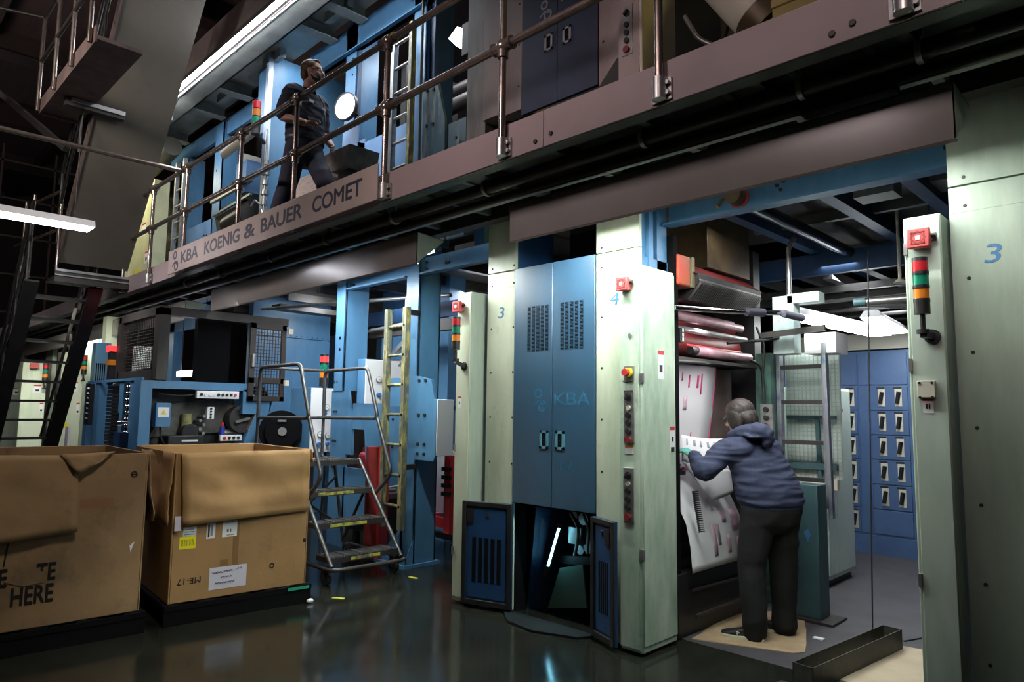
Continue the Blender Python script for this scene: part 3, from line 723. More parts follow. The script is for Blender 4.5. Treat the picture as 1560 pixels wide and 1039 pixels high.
# rollers / columns seen through side-plate cut-outs
b = B()
for x, y in ((-7.05, 4.9), (-6.85, 5.1)): b.cyl((x, y, .6), (x, y, 1.9), .05, 14)
b.box(-7.2, -6.7, 4.95, 5.2, 1.9, 2.1); tag(b.build('cylinder_guard', steel), 'chrome upright rods behind the cut-outs of the blue side plate', 'rods')
b = B(); b.cyl((-5.98, 4.05, .03), (-5.98, 4.05, 1.12), .09, 20); tt = thing('gas_bottle', 'tall dark red cylinder behind the rolling steps', 'cylinder', (-5.98, 4.05, 0), 'red cylinders behind the steps'); b.build('body', dkred, tt)
b = B(); b.box(-5.89, -5.84, 4.03, 4.13, .03, 1.13); b.build('side_plate', red, tt)
tt = thing('gas_bottle', 'small bright red cylinder behind the rolling steps near the blue plate', 'cylinder', (-6.85, 4.5, 0), 'red cylinders behind the steps')
b = B(); b.cyl((-6.85, 4.5, .6), (-6.85, 4.5, .95), .07, 16); b.ball((-6.85, 4.5, .95), .07); b.cyl((-6.85, 4.5, .95), (-6.85, 4.5, 1.06), .025, 10); b.build('body', red, tt)
bn = thing('parts_bin', 'grey parts bin cluttered with tools, standing behind the rolling steps', 'bin', (-6.5, 4.3, 0))
b = B(); b.prism([(-6.75, 4.27, .18), (-6.1, 4.27, .18), (-6.05, 4.23, .58), (-6.8, 4.23, .58)], (0, .35, 0)); b.build('tub', darkm, bn)
b = B(); b.box(-6.85, -6.0, 4.21, 4.62, .58, .63); b.build('rim', mat('dusty_steel', (.24, .22, .20), .6, c2=(.14, .12, .11), scale=9), bn)
for x in (-6.7, -6.15): b = B(); b.box(x-.03, x+.03, 4.3, 4.36, 0, .18); b.build('leg', darkm, bn)
for i in range(9):
    x = -6.80+i*.085; b = B(); b.tube([(x, 4.26+random.random()*.15, .65), (x+.08, 4.36+random.random()*.15, .66+random.random()*.03)], .018+.01*random.random())
    tag(b.build('pipe_fitting', steel), 'short steel fitting in the jumble on top of the grey parts bin', 'fitting', 'steel fittings on the parts bin')
# paint-spattered drum and red trolley at right of the blue post
pt = thing('waste_paper_bin', 'pink-spattered grey bin behind the blue post, on a red low trolley', 'bin', (-5.6, 4.9, .4))
b = B(); b.prism([(-5.98, 4.75, .42), (-5.5, 4.75, .42), (-5.46, 4.75, 1.06), (-5.90, 4.75, 1.06)], (0, .5, 0)); b.build('tub', mat('spattered_grey', (.36, .36, .38), .5, c2=(.55, .22, .26), scale=7, thr=(.52, .7), stretch=(3, 1, .4), c3=(.12, .12, .14), scale3=16, thr3=(.6, .7)), pt)
tr = thing('red_trolley', 'low red trolley under the spattered bin', 'trolley', (-5.6, 4.9, 0))
b = B(); b.box(-6.2, -5.35, 4.7, 5.3, .28, .38); b.build('deck', red, tr)
b = B(); b.box(-6.2, -5.35, 4.66, 4.72, .18, .24); b.build('bumper', black, tr)
for x in (-6.1, -5.45):
    for y in (4.75, 5.25): b = B(); b.cyl((x, y-.02, .07), (x, y+.02, .07), .07, 14); b.box(x-.02, x+.02, y-.02, y+.02, .12, .28); b.build('wheel', rubber, tr)
rk = thing('valve_rack', 'red and black valve rack squeezed behind the blue gusset plate', 'rack', (-5.25, 4.5, .8))
b = B(); b.box(-5.36, -5.27, 4.45, 4.6, .3, 1.05); b.build('post', red, rk)
for i in range(4): b = B(); b.box(-5.37, -5.26, 4.42, 4.46, .66+i*.08, .70+i*.08); b.build('valve', black, rk)
# ------------------------------------------------------------------ cartons on pallets
def carton(name_label, loc, rz, W, D, z0, z1, m, group):
    r = thing('cardboard_box', name_label, 'box', (0, 0, 0), group)
    t = .012
    b = B(); b.box(-D, 0, 0, t, 0, z1-z0); b.box(-D, 0, W-t, W, 0, z1-z0); b.box(-t, 0, t, W-t, 0, z1-z0); b.box(-D, -D+t, t, W-t, 0, z1-z0); b.box(-D, 0, 0, W, 0, .01)
    b.build('body', m, r, bevel=.004)
    return r
def crumple(pts, nu, nv, amp, seed, axis='X'):
    # bilinear sheet with noise pushed along an axis
    a, bq, c, d = [V(p) for p in pts]; g = []
    for j in range(nv+1):
        row = []
        for i in range(nu+1):
            u = i/nu; v = j/nv
            p = (a*(1-u)+bq*u)*(1-v) + (d*(1-u)+c*u)*v
            n = noise.noise(V((u*3+seed, v*3, seed))) * amp + noise.noise(V((u*8, v*8+seed, seed))) * amp*.4
            if axis == 'X': p = p + V((n, 0, n*.3))
            else: p = p + V((0, n, n*.3))
            row.append(p)
        g.append(row)
    return g
H = 1.035
def pallet(label, W, D):
    r = thing('pallet', label, 'pallet', (0, 0, 0), 'black pallets under the cartons')
    for i in range(5): b = B(); b.box(-D, .03, -.03+i*(W-.06)/4*1.0, .09+i*(W-.06)/4, .105, .135); b.build('deck_board', vblack, r, bevel=.003)
    for i in range(3):
        x = -D+i*(D-.07)/2
        b = B(); b.box(x, x+.10, -.03, W+.03, .0, .105); b.build('runner', vblack, r, bevel=.003)
    b = B(); b.box(.025, .035, -.03, W+.03, .10, .135); b.build('edge_board', vblack, r)
    return r
# right carton
W = 1.0; D = 1.2
r = carton('upright-sided cardboard carton with yellow barcode label, nearest the rolling steps', 0, 0, W, D, 0, H, card, 'big open cartons on pallets')
b = B(); b.sheet(crumple([(.014, .03, H), (.014, W-.02, H+.005), (.03, W-.01, H-.47), (.05, .06, H-.50)], 16, 12, .032, 2.1)); b.build('front_flap', card, r, solid=.007)
b = B(); b.sheet(crumple([(-.9, -.004, H-.01), (-.02, -.004, H), (.012, -.03, H-.50), (-.9, -.10, H-.52)], 14, 10, .03, 5.3, 'Y')); b.build('side_flap', card, r, solid=.007)
b = B(); b.sheet(crumple([(-D+.1, W+.012, H), (-.02, W+.012, H), (.0, W+.03, H-.1), (-D+.1, W+.03, H-.1)], 10, 4, .012, 1.3, 'Y')); b.build('side_flap', card, r, solid=.006)
b = B(); b.sheet(crumple([(-D-.01, .02, H), (-D-.01, W-.02, H), (-D-.05, W-.02, H-.3), (-D-.05, .02, H-.3)], 10, 5, .015, 4.3)); b.build('rear_flap', card, r, solid=.006)
def decal(parent, name, y0, y1, z0, z1, m, d=.0015, extra=(), x=0.0):
    b = B(); b.box(x, x+d, y0, y1, z0, z1); mats = [m]
    for (a, c, e, f, mm) in extra:
        if mm not in mats: mats.append(mm)
        b.use(mats.index(mm)).box(x, x+d+.0008, y0+(y1-y0)*a, y0+(y1-y0)*c, z0+(z1-z0)*e, z0+(z1-z0)*f)
    return b.build(name, mats, parent)
bars = [(.12+i*.055+.01*((i*7) % 3), .12+i*.055+.02+.012*((i*5) % 2), .25, .78, black) for i in range(14)]
decal(r, 'barcode_label', .055, .165, .365, .45, plain('yellow_label', (.85, .78, .02), .5), extra=bars)
decal(r, 'shipping_label', .075, .165, .452, .515, paperw, extra=[(.2, .8, .7, .82, greyletter), (.15, .85, .42, .52, greyletter), (.1, .8, .15, .25, greyletter)])
decal(r, 'shipping_label', .235, .295, .42, .53, paperw, extra=[(.15, .35, .1, .9, black), (.45, .7, .15, .85, greyletter)])
decal(r, 'shipping_label', .345, .45, .42, .535, paperw, extra=[(.2, .75, .88, .94, greyletter), (.3, .36, .3, .48, black), (.4, .43, .3, .48, black), (.5, .58, .3, .48, black), (.62, .66, .3, .48, black), (.3, .8, .08, .14, greyletter)])
o = decal(r, 'handwritten_label', .27, .535, .055, .21, plain('lilac_white_paper', (.66, .65, .74), .6))
def scribble(parent, y0, y1, z, amp, seed, m, x=.004):
    pts = []; n = int((y1-y0)/.006)
    for i in range(n+1):
        y = y0+(y1-y0)*i/n; pts.append((x, y, z+amp*math.sin(i*2.1+seed)*(.4+.6*abs(math.sin(i*.7+seed)))))
    b = B(); b.tube(pts, .0022, 4); return b.build('handwriting', m, parent)
pen = plain('pen_ink', (.12, .12, .25), .6)
scribble(o, .29, .36, .175, .009, 1, pen); scribble(o, .37, .43, .18, .009, 2.5, pen); scribble(o, .46, .50, .188, .008, 4, pen)
scribble(o, .35, .43, .14, .007, 3, pen); scribble(o, .31, .45, .10, .010, 5, pen)
text('ME-17', .062, black, r, (.0015, .135, .145), '+X', 'printed_code', flip=True)
b = B(); b.ring((0, .725, .17), (.0015, .725, .17), .020, .011, 20); b.build('printed_mark', black, r)
decal(r, 'tape_strip', .425, .468, .21, .52, tape, .0008)
decal(r, 'tape_strip', .34, .40, .215, .26, tape, .0006)
decal(r, 'label_scrap', .010, .05, .50, .60, plain('lavender_label', (.55, .52, .58), .6), .0015, x=.028)
decal(r, 'edge_tab', W-.035, W-.01, .32, .345, black)
r.location = (-5.14, 1.82, .137); r.rotation_euler = (0, 0, -.082)
r2 = r
p = pallet('black pallet under the carton with the yellow barcode label', W, D)
b = B(); b.box(.035, .038, W-.16, W+.01, .108, .13); b.build('green_tag', plain('green_tag', (.02, .35, .2), .5), p)
p.location = (-5.13, 1.82, 0); p.rotation_euler = (0, 0, -.082)
b = B(); b.ball((-4.98, 2.82, .018), (.022, .03, .018), 7, 4); tag(b.build('paper_scrap', paperw), 'crumpled white scrap on the floor at the right carton corner', 'scrap')

# left carton
W = 1.15
r = carton('soiled cardboard carton with torn flap lettered HERE, cut by the left frame edge', 0, 0, W, D, 0, H+.01, card_dirty, 'big open cartons on pallets')
b = B(); b.sheet(crumple([(.012, -.02, H+.03), (.012, W-.42, H+.01), (.035, W-.40, H-.47), (.05, -.02, H-.53)], 18, 12, .018, 8.1)); b.build('front_flap', card_dirty, r, solid=.008)
b = B(); b.sheet(crumple([(.02, W-.52, H+.015), (.005, W-.21, H+.025), (.025, W-.30, H-.045), (.04, W-.42, H-.11)], 8, 4, .015, 3.3)); b.build('torn_flap', card_dirty, r, solid=.008)
b = B(); b.sheet(crumple([(-.8, W+.005, H), (.0, W+.005, H), (.01, W+.05, H-.45), (-.8, W+.09, H-.5)], 10, 8, .02, 6.1, 'Y')); b.build('side_flap', card_dirty, r, solid=.007)
b = B(); b.sheet(crumple([(-D-.01, .02, H), (-D-.01, W-.02, H), (-D-.05, W-.02, H-.3), (-D-.05, .02, H-.3)], 10, 5, .012, 4.9)); b.build('rear_flap', card_dirty, r, solid=.006)
text('HERE', .155, black, r, (.0015, W-.61, .195), '+X', 'printed_word', bold=.004, sx=.62)
text('TE', .15, black, r, (.0015, W-.545, .325), '+X', 'printed_word', bold=.004, sx=.62)
text('E', .15, black, r, (.0015, W-.765, .315), '+X', 'printed_word', bold=.004, sx=.62)
b = B(); b.prism([(.003, W-.66, .26), (.003, W-.555, .27), (.003, W-.55, .33), (.003, W-.64, .36), (.003, W-.70, .345), (.003, W-.76, .30), (.003, W-.70, .275)], (.0015, 0, 0)); b.build('torn_patch', card_dirty, r)
b = B(); b.bar((.002, W-.765, .39), (.002, W-.748, .56), .008, .003); b.build('printed_line', black, r)
b = B(); b.ring((0, W-.085, H-.13), (.0016, W-.085, H-.13), .021, .013, 20); b.box(0, .0016, W-.1, W-.07, H-.134, H-.126); b.build('printed_mark', black, r)
b = B(); b.prism([(.001, W-.085, .435), (.001, W-.055, .46), (.001, W-.078, .39)], (.002, 0, 0)); b.build('label_scrap', paperw, r)
b = B(); b.box(0, .0008, W-.39, W-.20, .70, .76); b.build('stain', plain('red_stain', (.29, .135, .07), .75), r)
b = B(); b.box(0, .0006, W-.30, W-.11, .74, .88); b.build('stain', plain('brown_stain', (.28, .17, .085), .75), r)
r.location = (-5.185, .49, .137); r.rotation_euler = (0, 0, -.05)
p = pallet('black pallet under the soiled carton lettered HERE', W, D); p.location = (-5.175, .49, 0); p.rotation_euler = (0, 0, -.05)

# ------------------------------------------------------------------ rolling steps
s = thing('rolling_steps', 'grey rolling step ladder with looped handrails and serrated treads', 'step ladder', (-5.8, 3.5, 0))
ya, yb = 3.20, 3.90
def sx(z): return -5.33 - (z-.22)*.90
for i, z in enumerate((.225, .48, .735, .995)):
    x = sx(z); b = B(); d = .24 if i < 3 else .5
    b.box(x-d, x, ya, yb, z-.045, z); b.build('tread', darkm, s)
    b = B()
    for j in range(26): y = ya+.015+j*(yb-ya-.03)/25; b.prism([(x-.02, y-.008, z), (x-.02, y+.008, z), (x-.02, y, z+.014)], (.022, 0, 0))
    for q in range(5):
        b.box(x-d+.01, x-.01, ya+.02+q*.15, ya+.06+q*.15, z, z+.006)
    b.build('serration', step_steel, s)
    if i < 3: b = B(); b.box(x, x+.003, ya+(.12 if i else .2), yb-(.2 if i else .2), z-.035, z-.008); b.build('safety_tape', mat('worn_safety_tape', (.50, .52, .05), .6, c2=(.10, .10, .08), scale=14, thr=(.4, .6)) if 'worn_safety_tape' not in MATS else MATS['worn_safety_tape'], s)
for y in (ya-.01, yb+.01):
    b = B(); b.tube([(-5.30, y, .16), (sx(1.0)-.02, y, 1.0)], .019); b.build('stringer', step_steel, s)
    b = B(); b.tube([(sx(1.)-.5, y, .98), (-6.3, y, .15)], .017); b.tube([(-6.28, y, .2), (-5.9, y, .75)], .014); b.build('rear_leg', darkm, s)
b = B(); b.tube([(-6.3, ya, .3), (-6.45, yb, .8)], .013); b.tube([(-6.3, yb, .3), (-6.45, ya, .8)], .013); b.build('brace', darkm, s)
# handrails: a loop each side plus the bent lower rail
for y, e in ((ya-.02, 0), (yb+.02, .04)):
    b = B(); b.tube([(-6.80, y, 1.40), (-6.80, y, 1.91), (-5.97, y, 1.915), (-5.76, y, 1.41), (-6.80, y, 1.40)], .019, bend=.07); b.build('handrail', step_steel, s)
    b = B(); b.tube([(-5.77, y, 1.42), (-5.52, y, .92), (-5.56, y, .84), (-5.80, y, .66)], .019, bend=.06); b.build('lower_handrail', step_steel, s)
    b = B(); b.tube([(-6.80, y, 1.4), (-6.80, y, .98), (-6.5, y, .96)], .017, bend=.05); b.build('upright', step_steel, s)
b = B(); b.tube([(-6.80, ya, 1.40), (-6.80, yb, 1.40)], .017); b.tube([(-6.80, ya, 1.91), (-6.80, yb, 1.91)], .017); b.build('back_rail', step_steel, s)
b = B(); b.tube([(-6.25, ya-.03, .14), (-5.25, ya-.03, .14), (-5.22, yb+.03, .14), (-6.25, yb+.03, .14)], .018, bend=.1); b.build('bumper', darkm, s)
for x in (-5.4, -6.2):
    for y in (ya, yb):
        b = B(); b.cyl((x, y-.02, .06), (x, y+.02, .06), .06, 16); b.use(1).box(x-.03, x+.03, y-.03, y+.03, .11, .15); b.box(x-.01, x+.01, y-.03, y-.024, .05, .13); b.box(x-.01, x+.01, y+.024, y+.03, .05, .13); b.build('caster', [rubber, step_steel], s)
for (x, y, a) in ((-4.95, 3.05, .6), (-5.1, 3.9, .2)):
    b = B(); b.bar((x-.05*math.cos(a), y-.05*math.sin(a), .003), (x+.05*math.cos(a), y+.05*math.sin(a), .003), .03, .004)
    tag(b.build('tape_scrap', yelgreen), 'scrap of yellow tape on the dark floor %s' % ('nearest the right carton' if y < 3.5 else 'by the right wheel of the rolling steps'), 'tape', 'yellow tape scraps')

# ------------------------------------------------------------------ reel-side machine, left
m = thing('reel_stand', 'blue reel-splicing machine with white button panels and exposed rollers, behind the cartons', 'machine', (-8.6, 3.2, 0))
X0 = -8.3
b = B(); b.box(X0-.25, X0, 2.52, 2.64, 0, 1.79); b.box(X0-.25, X0, 2.64, 3.90, 1.70, 1.79)
b.prism([(X0-.25, 3.68, 1.70), (X0-.25, 3.90, 1.79), (X0-.25, 4.03, 1.58), (X0-.25, 3.97, 1.0), (X0-.25, 3.85, .9), (X0-.25, 3.85, .0), (X0-.25, 4.0, 0), (X0-.25, 4.0, .95), (X0-.25, 4.06, 1.58), (X0-.25, 3.93, 1.80)], (.25, 0, 0))
b.prism([(X0-.25, 3.68, 1.42), (X0-.25, 3.68, 1.72), (X0-.25, 3.92, 1.72), (X0-.25, 4.05, 1.55), (X0-.25, 4.02, 1.42)], (.25, 0, 0))
b.prism([(X0-.25, 3.66, .0), (X0-.25, 3.66, .95), (X0-.25, 3.86, 1.42), (X0-.25, 4.02, 1.42), (X0-.25, 4.0, .95), (X0-.25, 4.0, 0)], (.25, 0, 0))
b.build('side_frame', blue, m, bevel=.004)
b = B(); b.box(X0-.9, X0-.30, 2.6, 3.95, 0, 1.72); b.build('housing', black, m)
b = B(); b.prism([(X0-.29, 2.72, 1.15), (X0-.29, 2.9, 1.52), (X0-.29, 3.4, 1.60), (X0-.29, 3.75, 1.50), (X0-.29, 3.7, 1.2)], (.03, 0, 0)); b.build('casting', mat('grey_casting', (.10, .095, .085), .5, c2=(.04, .038, .034), scale=8), m)
st = B(); st.box(X0-.03, X0+.02, 3.12, 3.62, 1.60, 1.69); st = st.build('button_panel', white, m, bevel=.003)
for i, mm in enumerate((black, white, white, white, black, black, black, black, red)):
    y = 3.17+i*.05; b = B(); b.cyl((X0+.02, y, 1.645), (X0+.035, y, 1.645), .017, 10); b.build('button', mm, st)
st = B(); st.box(X0-.03, X0+.02, 3.42, 3.68, 1.10, 1.17); st = st.build('button_panel', white, m, bevel=.003)
for i, mm in enumerate((red, black, black, black)):
    y = 3.47+i*.055; b = B(); b.cyl((X0+.02, y, 1.135), (X0+.035, y, 1.135), .018, 10); b.build('button', mm, st)
b = B(); b.box(X0-.1, X0-.05, 3.28, 3.36, 1.36, 1.50); b.use(1)
for i in range(4): b.cyl((X0-.05, 3.32, 1.38+i*.033), (X0-.035, 3.32, 1.38+i*.033), .012, 8)
b.build('terminal_block', [white, black], m)
b = B(); b.box(X0-.12, X0-.02, 2.70, 2.86, 1.27, 1.54); o = b.build('junction_box', blue, m, bevel=.004)
b = B(); b.box(X0-.02, X0-.017, 2.72, 2.84, 1.38, 1.49); b.use(1).prism([(X0-.016, 2.75, 1.41), (X0-.016, 2.81, 1.41), (X0-.016, 2.78, 1.465)], (.002, 0, 0)); b.build('hazard_label', [white, yellow], o)
b = B(); b.cyl((X0-.25, 3.12, 1.2), (X0-.1, 3.12, 1.2), .10, 16); b.box(X0-.25, X0-.03, 2.85, 3.25, 1.02, 1.17); b.build('drive_motor', black, m, bevel=.01)
b = B(); b.box(X0-.03, X0-.028, 3.0, 3.18, 1.10, 1.12); b.build('motor_plate', white, m)
b = B(); b.ring((X0-.1, 3.72, 1.36), (X0-.06, 3.72, 1.36), .17, .13, 24); b.cyl((X0-.2, 3.72, 1.36), (X0-.1, 3.72, 1.36), .17, 24); b.build('pulley', darkm, m)
b = B(); b.bar((X0-.04, 3.78, 1.22), (X0-.04, 3.88, 1.46), .03, .06, (1, 0, 0)); b.bar((X0-.05, 3.62, 1.32), (X0-.05, 3.80, 1.37), .03, .03); b.build('tension_arm', steel, m)
b = B(); b.cyl((X0-.2, 3.10, 1.17), (X0-.2, 3.10, 1.42), .055, 14); b.build('brush_roller', mat('ochre_brush', (.32, .30, .13), .8, c2=(.2, .18, .09), scale=20), m)
b = B()
for i in range(6): b.cyl((X0-.28, 3.22+.04*(i % 2), 1.14+i*.05), (X0-.08, 3.22+.04*(i % 2), 1.14+i*.05), .018, 10)
b.cyl((X0-.2, 3.5, 1.18), (X0-.2, 3.75, 1.2), .05, 12); b.build('valve_block', steel, m)
b = B(); b.tube([(X0-.15, 2.75, 1.65), (X0-.1, 2.95, 1.62), (X0-.06, 3.12, 1.64)], .016, bend=.1); b.tube([(X0-.1, 2.78, 1.27), (X0-.1, 2.8, 1.1), (X0-.1, 2.95, 1.0)], .012, bend=.1); b.build('cable', black, m)
o = B().cyl((X0-.06, 3.47, 1.10), (X0-.06, 3.47, 1.27), .03, 12).build('spray_bottle_body', plain('bottle_blue', (.03, .05, .35), .3))
tt = thing('spray_bottle', 'small blue bottle with red cap standing in the splicing machine', 'bottle', (X0-.06, 3.47, 1.10)); o.name = 'body'
o.parent = tt
for v in o.data.vertices: v.co -= V((X0-.06, 3.47, 1.10))
b = B(); b.cyl((X0-.06, 3.47, 1.27), (X0-.06, 3.47, 1.32), .014, 10); b.build('cap', red, tt)
# left flank facing the aisle
for i, x in enumerate((-8.62, -9.0, -10.0, -10.5)):
    b = B(); b.box(x-.16, x, 2.55, 2.70, 0, 1.80); b.build('column', blue, m)
b = B()
for i in range(36): b.box(-9.84, -9.18, 2.60, 2.66, .1+i*.046, .136+i*.046)
b.box(-9.84, -9.18, 2.66, 2.7, 0, 1.78); b.build('bellows', black, m)
b = B()
for xx in (-8.86, -8.78):
    for i in range(8): b.ball((xx, 2.55, 1.72-i*.075), .022, 8, 6)
b.box(-8.92, -8.72, 2.57, 2.62, 1.1, 1.77); b.build('stud_row', [chrome], m)
b = B(); b.cyl((-9.12, 2.55, 1.05), (-9.12, 2.55, 1.42), .012, 8); b.cyl((-8.95, 2.5, 1.3), (-8.9, 2.6, 1.3), .03, 10); b.cyl((-9.0, 2.5, 1.16), (-8.9, 2.6, 1.16), .025, 10); b.build('handle_rod', chrome, m)
b = B(); b.box(-8.95, -8.72, 2.46, 2.56, .98, 1.2); b.build('valve_box', blue_dark, m)
b = B(); b.box(-10.5, -8.3, 2.53, 2.55, 1.79, 1.82); b.build('top_edge', blue, m)
st = B(); st.box(-10.40, -10.22, 2.50, 2.55, 1.25, 1.78); st = st.build('button_panel', black, m)
for i in range(7): b = B(); b.cyl((-10.31, 2.485, 1.33+i*.065), (-10.31, 2.50, 1.33+i*.065), .02, 8); b.build('button', chrome, st)
o = B().box(-10.65, -10.5, 2.35, 2.37, .92, 1.22).build('tag_sheet', paperw); tag(o, 'small white tag hanging by the left flank of the splicing machine', 'tag')
# guard cage above
g = thing('guard_cage', 'dark brown guard cage with mesh windows above the splicing machine', 'guard cage', (-8.8, 3.3, 1.8))
b = B(); b.box(-8.42, -8.28, 2.66, 2.78, 1.80, 2.62); b.build('corner_post', brownm, g)
b = B(); b.box(-8.42, -8.28, 2.66, 4.22, 2.54, 2.64); b.build('top_bar', brownm, g)
b = B(); b.box(-9.75, -8.4, 2.66, 2.74, 2.54, 2.64); b.build('top_bar', brownm, g)
b = B(); b.box(-9.8, -9.66, 2.66, 2.74, 1.8, 2.62); b.build('corner_post', brownm, g)
b = B(); b.box(-9.7, -8.4, 2.66, 2.74, 1.80, 1.92); b.build('bottom_bar', brownm, g)
b = B(); b.box(-8.9, -8.80, 3.28, 3.70, 1.8, 2.6); b.build('rear_sheet', vblack, g)
def meshpanel(g, o3, du, dv, nu, nv, m, r=.004, name='mesh'):
    o3 = V(o3); du = V(du); dv = V(dv); b = B()
    for i in range(nu+1): b.bar(o3+du*(i/nu), o3+du*(i/nu)+dv, r*2, r*2)
    for j in range(nv+1): b.bar(o3+dv*(j/nv), o3+dv*(j/nv)+du, r*2, r*2)
    return b.build(name, m, g)
meshpanel(g, (-9.66, 2.70, 1.92), (1.24, 0, 0), (0, 0, .62), 20, 16, brownm, .0022)
d = B(); y0, y1 = 3.72, 4.19
d.box(-8.30, -8.26, y0, y0+.07, 1.58, 2.55); d.box(-8.30, -8.26, y1-.06, y1, 1.58, 2.55); d.box(-8.30, -8.26, y0, y1, 2.48, 2.55); d.box(-8.30, -8.26, y0, y1, 1.58, 1.64); d.box(-8.30, -8.26, y0, y1, 1.80, 1.87)
d = d.build('guard_door', brownm, g, bevel=.003)
meshpanel(d, (-8.28, y0+.07, 1.87), (0, y1-y0-.13, 0), (0, 0, .61), 9, 14, brownm); meshpanel(d, (-8.28, y0+.07, 1.64), (0, y1-y0-.13, 0), (0, 0, .16), 9, 4, brownm)
b = B(); b.cyl((-8.23, y0+.035, 2.0), (-8.23, y0+.035, 2.16), .022, 10); b.build('handle', steel, d)
b = B(); b.box(-8.25, -8.2, 4.19, 4.25, 2.44, 2.51); b.box(-8.25, -8.2, 4.17, 4.22, 1.78, 1.85); b.build('interlock', offwhite, d)
# mesh light panel behind cage window
b = B(); b.prism([(-9.62, 2.80, 1.94), (-8.95, 2.80, 1.96), (-8.93, 2.80, 2.22), (-9.60, 2.80, 2.26)], (0, .01, 0))
b.use(1)
for j in range(11): b.box(-9.62, -8.95, 2.792, 2.80, 1.955+j*.027, 1.961+j*.027)
tag(b.build('tread_plate_sheet', [meshm, darkm]), 'pale ribbed sheet seen through the left cage window', 'sheet')
b = B(); b.cyl((-8.02, 4.04, 1.22), (-7.86, 3.98, 1.22), .25, 28); b.cyl((-7.86, 3.98, 1.22), (-7.82, 3.965, 1.22), .20, 28); b.box(-8.1, -7.95, 3.95, 4.1, 0, 1.1); b.use(1).cyl((-7.82, 3.965, 1.22), (-7.80, 3.957, 1.22), .05, 14); b.bar((-7.815, 3.90, 1.35), (-7.80, 4.0, 1.35), .012, .03)
tt = tag(b.build('fan_motor', [vblack, steel]), 'round black fan housing just behind the right carton', 'fan')
o = thing('signal_lamp', 'lit red signal lamp with amber lens on the cage corner, left', 'signal tower', (-9.95, 2.66, 1.8), None)
b = B(); b.box(-10.02, -9.88, 2.60, 2.74, 2.20, 2.27); lab(b.build('lens', redlit, o), 'glowing red lens'); b = B(); b.box(-10.01, -9.89, 2.61, 2.73, 2.02, 2.09); lab(b.build('lens', amberdim, o), 'amber lens')
b = B(); b.box(-10.0, -9.9, 2.62, 2.72, 1.79, 2.02); b.box(-10.0, -9.9, 2.62, 2.72, 2.09, 2.20); b.build('stem', black, o)
# far-left press fronts
def farcab(x, y0, y1, zt, label, m=pale):
    c = thing('control_cabinet', label, 'cabinet', (x, (y0+y1)/2, 0), 'far cabinets beyond the stairway')
    b = B(); b.box(x-.3, x, y0, y1, .02, zt); b.build('body', m, c, bevel=.006)
    label_plate(c, (x, y0+(y1-y0)*.5, 1.72), (y1-y0)*.3, .16, '+X', [(.25, .75, .25, .5)])
    label_plate(c, (x, y0+(y1-y0)*.8, 1.36), (y1-y0)*.15, .18, '+X', [(.2, .8, .1, .3)])
    return c
c = farcab(-13, 2.75, 3.06, 2.36, 'far pale green cabinet seen right of the black stair stringer')
beacon(c, -12.93, 3.05, 2.32, 3.05, 1.96, 1.2)
b = B(); b.box(-13.0, -12.995, 2.76, 2.90, 1.15, 1.22); b.build('yellow_sticker', yellow, c)
c = farcab(-16, 2.75, 3.15, 2.35, 'farther pale green cabinet seen through the stair treads')
beacon(c, -15.9, 3.1, 2.30, 3.1, 1.9, 1.4); b = B(); b.box(-16, -15.9, 2.85, 2.99, 2.2, 2.3); b.build('alarm_sounder', redface, c)
c = farcab(-19.5, 2.95, 3.45, 2.4, 'farthest pale grey cabinet behind the stair treads', pale_dark)
u = thing('press_unit', 'distant printing couple with blue louvred door left of the splicing machine', 'printing press', (-12.5, 3.3, 0), 'press units along the aisle')
b = B(); b.box(-12.2, -12.0, 2.95, 3.2, .0, 1.66); b.build('lower_door', blue, u); b = B(); b.box(-12.2, -12.0, 2.97, 3.18, 1.66, 2.47); o = b.build('door', blue_door, u)
b = B()
for i in range(5): b.box(-12.0, -11.997, 2.99+i*.028, 3.005+i*.028, 1.72, 2.15)
b.build('louver', vblack, o)
b = B(); b.box(-12.3, -12.1, 3.12, 3.3, 0, 2.9); b.build('column_cover', pale, u)
o = thing('press_unit', 'blue press cladding glimpsed behind the far pale cabinets', 'printing press', (-18, 4, 0), 'press units along the aisle')
b = B(); b.box(-22, -13.4, 3.5, 3.6, 0, 2.75); b.build('cladding', blue_dark, o)
b = B(); b.box(-14.6, -14.0, 3.42, 3.5, .02, 2.8); b.box(-17.6, -17.0, 3.42, 3.5, .02, 2.8); b.box(-20.6, -20, 3.42, 3.5, .02, 2.8); b.build('column_cover', pale, o)
b = B(); b.box(-13.7, -13.35, 3.40, 3.45, .0, 2.2); b.build('door', blue, o)
# ------------------------------------------------------------------ stairway at the left
s = thing('stairway', 'dark steel stairway with broad sloping underside panel rising past the catwalk at left', 'stairs', (-10, 2.4, 3.1))
sl = (6.08-3.25)/(10.19-8.01)                        # slope of the flight
def sz(x): return 3.25 + (x+10.19)*sl
n = V((-sl, 0, 1)).normalized()
b = B(); x0, x1 = -10.15, -6.6
b.prism([(x0, 2.02, sz(x0)), (x1, 2.02, sz(x1)), (x1, 2.02, sz(x1)+.06), (x0, 2.02, sz(x0)+.06)], (0, .78, 0)); b.build('underside_panel', slabm, s)
b = B(); b.prism([(x0, 2.0, sz(x0)-.03), (x1, 2.0, sz(x1)-.03), (x1, 2.0, sz(x1)+.16), (x0, 2.0, sz(x0)+.16)], (0, .02, 0))
b.use(1)
for i in range(22): x = x0+.1+i*.16; b.cyl((x, 1.995, sz(x)+.02), (x, 2.0, sz(x)+.02), .012, 6)
b.build('stringer', [mat('rusty_mauve', (.14, .10, .09), .6, c2=(.09, .065, .06), scale=5), darkm], s)
